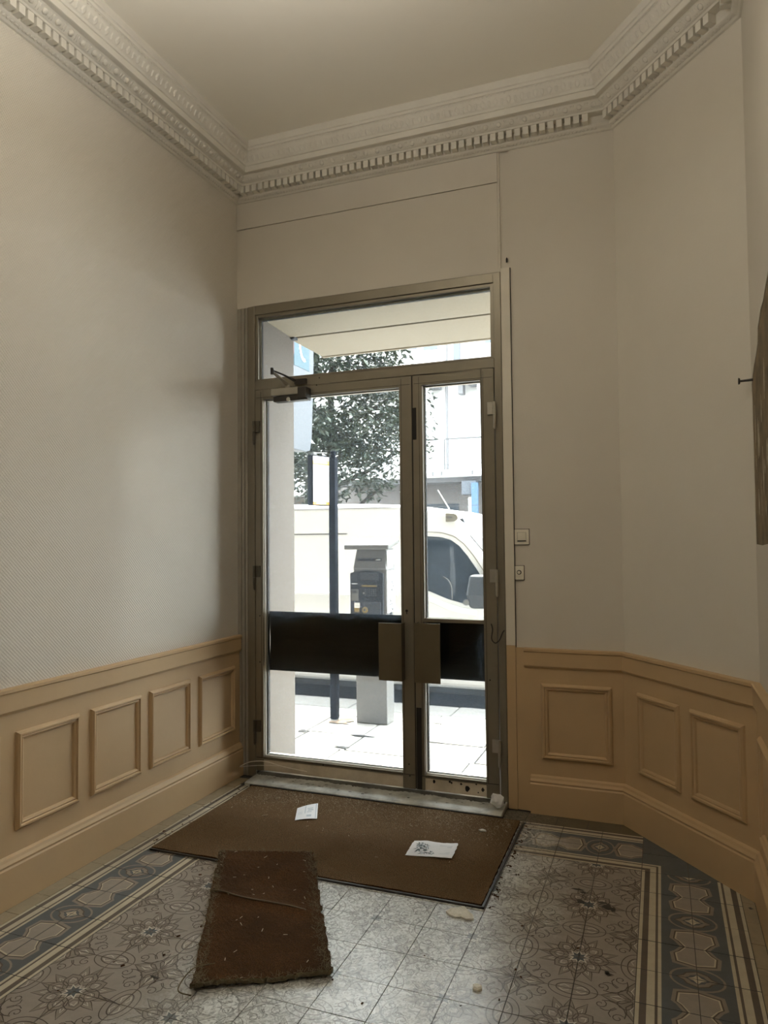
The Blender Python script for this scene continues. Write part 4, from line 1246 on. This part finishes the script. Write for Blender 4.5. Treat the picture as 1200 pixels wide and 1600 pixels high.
# dark mortar smears where the joints meet, rust by the post
sm = MB()
def blot(mb, x, y, rx, ry, n=11, z=ZP+0.0045):
    mb.poly([(x+rx*math.cos(2*PI*a/n)*random.uniform(0.55, 1.15), y+ry*math.sin(2*PI*a/n)*random.uniform(0.5, 1.2), z) for a in range(n)])
for x, y, rx, ry in ((0.36, 1.27, 0.13, 0.022), (0.33, 0.935, 0.075, 0.022), (-0.17, 1.25, 0.045, 0.05), (-0.06, 1.30, 0.12, 0.010), (0.20, 0.892, 0.16, 0.007), (0.85, 1.29, 0.2, 0.008)):
    blot(sm, x, y, rx, ry)
tag(sm.build('mortar_smear', M['joint'], pv, normals=False), kind='stuff')
sm = MB(); blot(sm, 0.03, 1.70, 0.11, 0.075, 13); blot(sm, -0.02, 1.60, 0.12, 0.04, 13)
tag(sm.build('rust_stain', M['rust'], pv, normals=False), kind='stuff')
rd = MB().box(-14, 14, 2.50, 7.0, -0.3, -0.17).build('road', M['asphalt'])
struct(rd, 'dark asphalt road under the white van', 'road')
op = MB().box(-14, 14, 7.0, 12.0, -0.3, -0.05).build('far_pavement', M['slab'])
struct(op, 'pavement on the far side of the street', 'pavement')

# --- parking ticket machine
pm = thing('ticket_machine', (0.28, 1.745, ZP), 'grey parking ticket machine with slanted solar panel and dark keypad front', 'ticket machine')
MB().box(0.137, 0.425, 1.662, 1.835, ZP, 0.90).build('pedestal', M['meter_grey'], pm, bevel=0.006)
hd = MB().loft([[(0.130, 1.640, 0.90), (0.440, 1.640, 0.90), (0.440, 1.845, 0.90), (0.130, 1.845, 0.90)],
                [(0.130, 1.640, 1.275), (0.440, 1.640, 1.275), (0.440, 1.845, 1.275), (0.130, 1.845, 1.275)],
                [(0.122, 1.650, 1.290), (0.430, 1.650, 1.290), (0.440, 1.845, 1.290), (0.122, 1.845, 1.290)],
                [(0.146, 1.680, 1.46), (0.420, 1.680, 1.46), (0.430, 1.845, 1.46), (0.146, 1.845, 1.46)]])
hd.build('head', M['meter_grey'], pm, bevel=0.008)
def yq(x0, x1, z0, z1, y=1.628, d=0.012): return MB().box(x0, x1, y, y+d, z0, z1)
fp = MB()
fp.prism([(0.106, 0.86), (0.410, 0.86), (0.412, 1.245), (0.360, 1.262), (0.260, 1.270), (0.160, 1.262), (0.104, 1.245)], 1.622, 1.645, lambda a, b, h: (a, h, b))
fp.build('front_panel', M['meter_dark'], pm, bevel=0.004)
yq(0.20, 0.37, 1.185, 1.25, 1.618).build('screen', M['meter_dim'], pm, bevel=0.004)
yq(0.215, 0.355, 1.130, 1.142, 1.617).build('yellow_strip', M['yellow'], pm)
for a in range(6):
    for b in range(4):
        yq(0.238+a*0.019, 0.251+a*0.019, 1.050+b*0.017, 1.061+b*0.017, 1.616).build('key', M['meter_dim'], pm)
yq(0.117, 0.182, 1.005, 1.105, 1.616).build('card_reader', M['meter_pale'], pm, bevel=0.003)
yq(0.128, 0.170, 1.072, 1.096, 1.613).build('reader_slot', M['meter_dim'], pm)
yq(0.145, 0.196, 0.945, 0.990, 1.616).build('notice', M['white'], pm)
yq(0.145, 0.190, 0.910, 0.945, 1.615).build('yellow_label', M['yellow'], pm)
yq(0.225, 0.390, 0.86, 1.000, 1.617).build('grey_plate', M['meter_dim'], pm, bevel=0.006)
MB().lathe([(0.026, 0.0), (0.026, -0.010), (0.020, -0.012)], (0.247, 1.617, 0.930), 'y', 18).build('coin_dish', M['yellow'], pm)
MB().lathe([(0.011, 0.0), (0.011, -0.004)], (0.247, 1.604, 0.930), 'y', 12).build('coin_hole', M['meter_dim'], pm)
MB().lathe([(0.010, 0.0), (0.010, -0.006)], (0.252, 1.617, 1.020), 'y', 12).build('coin_button', M['meter_dark'], pm)
MB().lathe([(0.006, 0.0), (0.006, -0.005)], (0.235, 1.617, 1.075), 'y', 10).build('white_button', M['white'], pm)
for k in range(5):
    yq(0.120, 0.165, 1.175+k*0.013, 1.180+k*0.013, 1.619).build('grille_slot', M['meter_dim'], pm)
yq(0.122, 0.172, 1.150, 1.157, 1.619).build('white_label', M['white'], pm)
yq(0.160, 0.385, 1.350, 1.372, 1.655, 0.010).build('name_strip', M['meter_dark'], pm)
yq(0.335, 0.378, 1.357, 1.363, 1.652, 0.004).build('strip_lettering', M['white'], pm)
MB().box(0.4405, 0.4425, 1.650, 1.840, 0.905, 1.265).build('lit_side', M['white'], pm, bevel=0.001)  # white sheet putting this side's brighter daylight into the colour
MB().box(0.4325, 0.4365, 1.665, 1.835, 1.275, 1.44).build('side_badge', M['white'], pm, bevel=0.012)
tl = lambda x, y, z: (x, y, z + (y-1.60)*0.20)
MB().box(0.050, 0.470, 1.610, 1.890, 1.446, 1.490, tf=tl).build('solar_tray', M['meter_pale'], pm, bevel=0.012)
for a in range(9):
    x0 = 0.068+a*0.043
    for b in range(3):
        MB().box(x0, x0+0.034, 1.630+b*0.084, 1.706+b*0.084, 1.4905, 1.4935, tf=tl).build('solar_cell', M['meter_pale'] if (a+b) % 2 else M['white'], pm)
gf = MB()
for k in range(6):
    z = 0.86+k*0.055
    gf.tube(curve_pts([(0.4435, 1.68+random.uniform(0, 0.05), z), (0.4435, 1.72+random.uniform(0, 0.04), z+random.uniform(-0.03, 0.05)), (0.4435, 1.76, z+random.uniform(-0.03, 0.04)), (0.4435, 1.79, z+random.uniform(-0.02, 0.05))], 10), 0.0045, 5)
tag(gf.build('graffiti', M['meter_dark'], pm), 'black graffiti scrawl on the machine side')

# --- bus stop post with timetable case
bp_ = thing('bus_stop_post', (-0.097, 1.72, ZP), 'dark grey bus stop post with orange and white timetable case', 'bus stop')
MB().box(-0.129, -0.065, 1.690, 1.754, ZP, 2.275).build('post', M['post'], bp_, bevel=0.006)
MB().lathe([(0.024, 0.0), (0.026, 0.03), (0.026, 0.058), (0.020, 0.064)], (-0.097, 1.722, 2.272), 'z', 14).build('finial', M['post'], bp_)
th_ = math.radians(70)
ux, uy = math.cos(th_), math.sin(th_)
def tc_(a, b, z):     # a along the face to the post, b into the case
    return (-0.122+ux*(a-0.215)-uy*b*1.0, 1.700+uy*(a-0.215)+ux*b*1.0, z)
MB().box(0.0, 0.215, 0.0, 0.062, 1.842, 2.285, tf=tc_).build('case', M['post'], bp_, bevel=0.008)
MB().box(0.010, 0.206, -0.004, 0.001, 1.872, 2.200, tf=tc_).build('timetable_sheet', M['white'], bp_)
MB().box(0.010, 0.206, -0.004, 0.001, 2.202, 2.236, tf=tc_).build('orange_header', M['amber'], bp_)
MB().box(0.010, 0.206, -0.0045, 0.001, 2.200, 2.212, tf=tc_).build('orange_line', M['orange'], bp_)
MB().box(0.010, 0.206, -0.004, 0.001, 2.238, 2.275, tf=tc_).build('white_header', M['white'], bp_)
MB().box(0.010, 0.206, -0.004, 0.001, 1.848, 1.870, tf=tc_).build('orange_footer', M['orange'], bp_)
MB().box(0.050, 0.160, -0.0055, -0.003, 1.853, 1.865, tf=tc_).build('footer_label', M['white'], bp_)
for k in range(3):
    MB().box(0.05+k*0.035, 0.07+k*0.035, -0.0055, -0.003, 1.895, 1.905, tf=tc_).build('small_print', M['ink_pale'], bp_)
MB().box(0.03, 0.07, 0.015, 0.045, 2.285, 2.312, tf=tc_).build('clamp', M['meter_pale'], bp_, bevel=0.004)
MB().tube([tc_(0.05, 0.03, 2.305), tc_(0.215, 0.03, 2.318)], 0.005, 6).build('stay', M['meter_pale'], bp_)

# --- projecting sign with blue square
hs = thing('hanging_sign', (-0.33, 1.2, 3.2), 'tall pale projecting sign with blue square and white curved letter', 'sign')
sp_ = [(1.05, 2.325), (1.60, 2.325), (1.680, 2.345), (1.715, 2.46), (1.755, 3.0), (1.775, 3.9), (1.05, 3.9)]
MB().prism(sp_, -0.40, -0.304, lambda a, b, h: (h, a, b)).build('panel', M['sign_grey'], hs, bevel=0.006)
MB().box(-0.3045, -0.3005, 1.375, 1.665, 3.062, 3.62).build('blue_square', M['teal'], hs)
MB().box(-0.3045, -0.3005, 1.05, 1.372, 3.155, 3.62).build('red_square', M['red'], hs)
cl = []
for t in range(15):
    a = math.radians(75+t*15)
    cl.append((1.560+0.088*math.cos(a), 3.330+0.190*math.sin(a)))
q = MB()
for pts in stroke(cl, 0.030):
    q.prism(pts, -0.3005, -0.2985, lambda a, b, h: (h, a, b))
q.build('letter', M['white'], hs)
for z in (2.75, 3.60): MB().box(-0.37, -0.33, 0.657, 1.06, z, z+0.04).build('bracket', M['meter_dim'], hs)

# --- white van
vn = thing('van', (-0.6, 3.65, -0.17), 'white van parked along the kerb facing right', 'van')
YV = 2.75
vp = [(-3.45, 0.10), (-3.50, 1.0), (-3.42, 1.78), (-3.25, 1.90), (-1.2, 1.925), (-0.2, 1.905), (0.20, 1.885), (0.48, 1.855), (0.66, 1.815), (0.77, 1.74), (0.83, 1.64), (0.87, 1.56), (1.30, 1.06), (1.36, 1.00), (1.85, 0.86), (1.98, 0.66), (2.0, 0.14), (1.75, 0.06), (-3.2, 0.06)]
van = MB().prism(vp, YV, YV+1.86, lambda a, b, h: (a, h, b)).build('body', M['van_white'], vn, bevel=0.055, seg=4)
wp = [(0.30, 1.566), (0.44, 1.564), (0.60, 1.552), (0.70, 1.525), (0.79, 1.462), (0.87, 1.365), (0.95, 1.25), (1.03, 1.125), (1.06, 1.06), (1.05, 0.90), (0.955, 0.872), (0.80, 0.905), (0.664, 0.940), (0.43, 1.031), (0.30, 1.075)]
MB().prism(wp, YV-0.007, YV+0.004, lambda a, b, h: (a, h, b)).build('door_window', M['van_glass'], vn, bevel=0.003)
ofs = [(0.26, 1.610), (0.44, 1.608), (0.61, 1.597), (0.73, 1.560), (0.83, 1.488), (0.92, 1.380), (1.00, 1.262), (1.08, 1.135), (1.12, 1.04)]
q = MB()
for pts in stroke(ofs, 0.007): q.prism(pts, YV-0.003, YV+0.003, lambda a, b, h: (a, h, b))
q.build('door_seam', M['grey_plate'], vn)
q = MB()
q.box(-3.3, 1.2, YV-0.003, YV+0.003, 1.858, 1.863)
q.build('roof_gutter', M['van_seam'], vn)
MB().box(-3.3, -0.42, YV-0.004, YV+0.003, 1.590, 1.604).build('side_crease', M['meter_pale'], vn, bevel=0.002)
MB().box(-3.3, 0.14, YV-0.018, YV+0.003, 0.955, 0.985).build('side_moulding', M['van_white'], vn, bevel=0.006)
MB().box(0.208, 0.214, YV-0.003, YV+0.003, 0.2, 1.60).build('panel_gap', M['van_seam'], vn)
q = MB().prism([(0.24, 1.035), (0.43, 0.985), (0.664, 0.895), (0.80, 0.860), (0.955, 0.835), (0.955, 0.775), (0.80, 0.795), (0.664, 0.83), (0.43, 0.925), (0.24, 0.975)], YV-0.014, YV+0.004, lambda a, b, h: (a, h, b))
q.build('window_ledge', M['van_white'], vn, bevel=0.008)
wsn = Vector((0.758, 0, 0.652))
q = MB().poly([Vector((x, y, z))+wsn*0.010 for x, y, z in ((0.895, YV+0.14, 1.535), (1.265, YV+0.05, 1.105), (1.265, YV+1.81, 1.105), (0.895, YV+1.72, 1.535))])
q.build('windscreen', M['van_glass'], vn)
q = MB().tube([(0.88, YV+0.07, 1.570), (1.30, YV-0.0, 1.085)], 0.010, 6)
q.build('windscreen_seal', M['van_seam'], vn)
mr = MB().loft([[(0.93, YV-0.20, 0.87), (1.13, YV-0.20, 0.87), (1.13, YV-0.04, 0.87), (0.93, YV-0.04, 0.87)],
                [(0.90, YV-0.22, 1.00), (1.14, YV-0.22, 1.00), (1.14, YV-0.04, 1.00), (0.90, YV-0.04, 1.00)],
                [(0.93, YV-0.20, 1.19), (1.13, YV-0.20, 1.19), (1.13, YV-0.05, 1.19), (0.93, YV-0.05, 1.19)]])
mr.build('wing_mirror', M['van_black'], vn, bevel=0.03, seg=3)
MB().lathe([(0.03, -0.004), (0.03, 0.004)], (0.905, YV-0.222, 0.93), 'y', 12).build('mirror_lamp', M['meter_pale'], vn)
MB().tube(curve_pts([(0.62, YV-0.012, 1.16), (0.68, YV-0.012, 1.12), (0.71, YV-0.012, 1.04), (0.71, YV-0.012, 0.94)]), 0.006, 5).build('glass_streak', M['meter_pale'], vn)
MB().prism([(0.655, 1.790), (0.735, 1.788), (0.765, 1.772), (0.778, 1.746), (0.765, 1.722), (0.735, 1.706), (0.655, 1.702)], YV-0.016, YV+0.02, lambda a, b, h: (a, h, b)).build('grey_marker', M['grey_plate'], vn, bevel=0.004)
MB().prism([(0.668, 1.744), (0.72, 1.742), (0.72, 1.752), (0.668, 1.754)], YV-0.018, YV-0.014, lambda a, b, h: (a, h, b)).build('marker_slot', M['meter_dim'], vn)
MB().prism([(0.79, 1.728), (0.822, 1.738), (0.845, 1.690), (0.825, 1.698)], YV+0.0, YV+0.05, lambda a, b, h: (a, h, b)).build('marker_tip', M['meter_dim'], vn)
MB().tube([(0.62, YV+0.25, 1.84), (0.50, YV+0.25, 2.04)], [0.006, 0.004], 6).build('aerial', M['white'], vn)
for x in (1.45, -2.45):
    wv = MB().lathe([(0.14, -0.02), (0.30, -0.01), (0.325, 0.05), (0.325, 0.18), (0.30, 0.22)], (x, YV-0.005, 0.155), 'y', 28).build('wheel', M['rubber'], vn, smooth=True)
    MB().lathe([(0.0, -0.020), (0.06, -0.022), (0.19, -0.005), (0.20, 0.02)], (x, YV-0.012, 0.155), 'y', 20).build('hub_cap', M['meter_pale'], wv)
MB().box(-3.3, 1.9, YV+0.06, YV+1.80, 0.0, 0.07).build('underbody', M['van_black'], vn)

# --- magnolia across the road
random.seed(11)
tr = thing('tree', (-2.95, 7.7, -0.05), 'bushy broad-leaved evergreen tree behind the white van', 'tree')
TB = Vector((-2.95, 7.7, -0.05))
q = MB()
q.tube([TB, TB+Vector((0.02, 0, 1.2)), TB+Vector((0.05, 0, 2.2)), TB+Vector((0.0, 0.05, 3.4)), TB+Vector((0.05, 0.0, 5.2))], [0.14, 0.12, 0.11, 0.08, 0.03], 10)
q.build('trunk', M['bark'], tr, smooth=True)
limbs = []
for k in range(15):
    a = k*2.4; h = 1.9+k*0.21
    st_ = TB+Vector((0.03, 0, h)); l = 1.55*math.sin(PI*min(0.93, (k+5)/20))
    e_ = st_+Vector((math.cos(a)*l, math.sin(a)*l*0.9, 0.55+0.3*random.random()))
    mid = (st_+e_)/2+Vector((0, 0, -0.05))
    MB().tube([st_, mid, e_], [0.05, 0.035, 0.012], 6).build('branch', M['bark'], tr)
    limbs.append((st_, mid, e_))
clusters = []
for k in range(470):
    while True:
        d = Vector((random.uniform(-1, 1), random.uniform(-1, 1), random.uniform(-1, 1)))
        if 0.30 < d.length < 1: break
    c = TB+Vector((0.0, 0, 4.05))+Vector((d.x*1.85, d.y*1.55, d.z*2.0))
    if c.x > TB.x+1.15 and c.z < 3.0: continue
    clusters.append(c)
for st_, mid, e_ in limbs: clusters += [e_, (mid+e_)/2]
lv = MB()
def one_leaf(mb, p, l):
    a = random.uniform(0, 2*PI); t = random.uniform(-0.9, 0.7)
    d = Vector((math.cos(a)*math.cos(t), math.sin(a)*math.cos(t), math.sin(t)))
    s = d.cross(Vector((random.uniform(-0.6, 0.6), random.uniform(-0.6, 0.6), 1))).normalized()
    n_ = s.cross(d)
    w_ = l*0.21
    mb.poly([p, p+d*l*0.45+s*w_+n_*l*0.05, p+d*l+n_*l*-0.05, p+d*l*0.5-n_*l*0.03])
    mb.poly([p, p+d*l*0.5-n_*l*0.03, p+d*l-n_*l*0.05, p+d*l*0.45-s*w_+n_*l*0.05])
for c in clusters:
    for k in range(34):
        r = 0.27*random.random()**0.5
        one_leaf(lv, c+Vector((random.gauss(0, 1), random.gauss(0, 1), random.gauss(0, 0.8))).normalized()*r, random.uniform(0.10, 0.17))
for k in range(40):
    one_leaf(lv, Vector((-1.02+random.gauss(0, 0.07), 7.55+random.gauss(0, 0.1), 3.12+random.gauss(0, 0.10))), random.uniform(0.10, 0.15))
tag(lv.build('foliage', M['leaf'], tr, normals=False), kind='stuff')
MB().tube([limbs[4][2], (-1.55, 7.6, 3.05), (-1.0, 7.55, 3.15)], [0.02, 0.015, 0.006], 6).build('branch', M['bark'], tr)

# --- house across the street
YH = 12.0
hb = thing('far_house', (-2.0, YH, -0.05), 'pale house across the street with balcony and blue shutters', 'building')
MB().box(-14, 10, YH, YH+0.4, -0.05, 10.5).build('wall', M['facade'], hb)
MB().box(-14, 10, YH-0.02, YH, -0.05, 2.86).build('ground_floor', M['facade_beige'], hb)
MB().box(-2.95, -1.68, YH-0.03, YH-0.018, 0.4, 2.34).build('shop_window', M['shop_glass'], hb)
MB().box(-3.5, -3.02, YH-0.04, YH-0.018, 2.05, 2.34).build('shop_window', M['shutter_blue'], hb)
MB().box(-8.0, -5.15, YH-0.06, YH-0.018, 0.0, 2.60).build('shop_front', M['shop_brown'], hb)
for a in range(5):
    MB().box(-7.6+a*0.5, -7.5+a*0.5, YH-0.09, YH-0.06, 0.0, 2.6).build('shop_post', M['facade_beige'], hb)
MB().box(-9.0, -4.9, YH-0.55, YH-0.02, 2.62, 2.78).build('shop_canopy', M['facade'], hb, bevel=0.01)
MB().box(-4.5, 8.0, YH-0.75, YH, 2.90, 3.06).build('balcony_slab', M['facade'], hb, bevel=0.02)
MB().box(-4.5, 8.0, YH-0.60, YH, 2.80, 2.90).build('slab_moulding', M['facade_grey'], hb)
bl = MB().box(-4.5, 8.0, YH-0.735, YH-0.710, 3.735, 3.765).build('handrail', M['rail'], hb)
MB().box(-4.5, 8.0, YH-0.73, YH-0.715, 3.17, 3.185).build('lower_rail', M['facade_grey'], hb)
for k in range(9):
    MB().box(-4.36+k*1.27, -4.335+k*1.27, YH-0.735, YH-0.710, 3.05, 3.74).build('rail_post', M['rail'], hb)
for x in (-2.35, -2.10, -1.9, -1.2):
    MB().box(x, x+0.05, YH-0.757, YH-0.745, 2.93, 3.03).build('stain', M['facade_grey'], hb)
# upper balcony on brackets
for x0, x1 in ((-4.4, -1.98), (-1.45, 1.2)):
    MB().box(x0, x1, YH-0.55, YH, 5.14, 5.30).build('upper_balcony', M['facade'], hb, bevel=0.05, seg=3)
    MB().box(x0+0.08, x1-0.08, YH-0.42, YH, 5.02, 5.14).build('upper_moulding', M['facade_grey'], hb)
    for xx in (x0+0.4, x1-0.4):
        MB().prism([(0, 5.02), (-0.36, 5.02), (-0.34, 4.92), (-0.16, 4.84), (-0.06, 4.66), (0, 4.62)], xx-0.09, xx+0.09, lambda a, b, h: (h, YH+a, b)).build('bracket', M['facade'], hb)
MB().box(-1.62, -1.50, YH-0.22, YH, 4.85, 5.32).build('drain_box', M['facade_grey'], hb)
for x0, x1, z0, z1 in ((-2.98, -2.66, 6.05, 7.0), (-2.50, -2.16, 6.0, 7.0), (-1.02, -0.55, 6.02, 7.2), (0.4, 0.9, 6.0, 7.2)):
    wn_ = MB().box(x0, x1, YH-0.03, YH-0.005, z0, z1).build('window', M['shutter_blue'], hb)
    for k in range(4):
        MB().box(x0+0.02, x1-0.02, YH-0.045, YH-0.03, z0+0.1+k*0.22, z0+0.13+k*0.22).build('shutter_slat', M['rail'], wn_)
MB().tube([(-1.93, YH-0.06, 3.1), (-1.93, YH-0.06, 10)], 0.035, 8).build('downpipe', M['facade_grey'], hb)
MB().box(-1.74, -1.60, YH-0.12, YH, 5.4, 10).build('pilaster', M['sign_grey'], hb)
MB().box(-1.30, -1.20, YH-0.65, YH-0.5, -0.05, 2.45).build('column', M['facade'], hb)
MB().box(-1.42, -1.10, YH-0.75, YH-0.45, 2.50, 2.80).build('column_head', M['sign_grey'], hb)
MB().box(-1.19, -1.05, YH-0.80, YH-0.72, 1.9, 2.75).build('shop_sign', M['sign_blue'], hb)
MB().box(-1.03, -0.3, YH-0.08, YH-0.02, 1.95, 2.50).build('shop_sign', M['sign_blue'], hb)
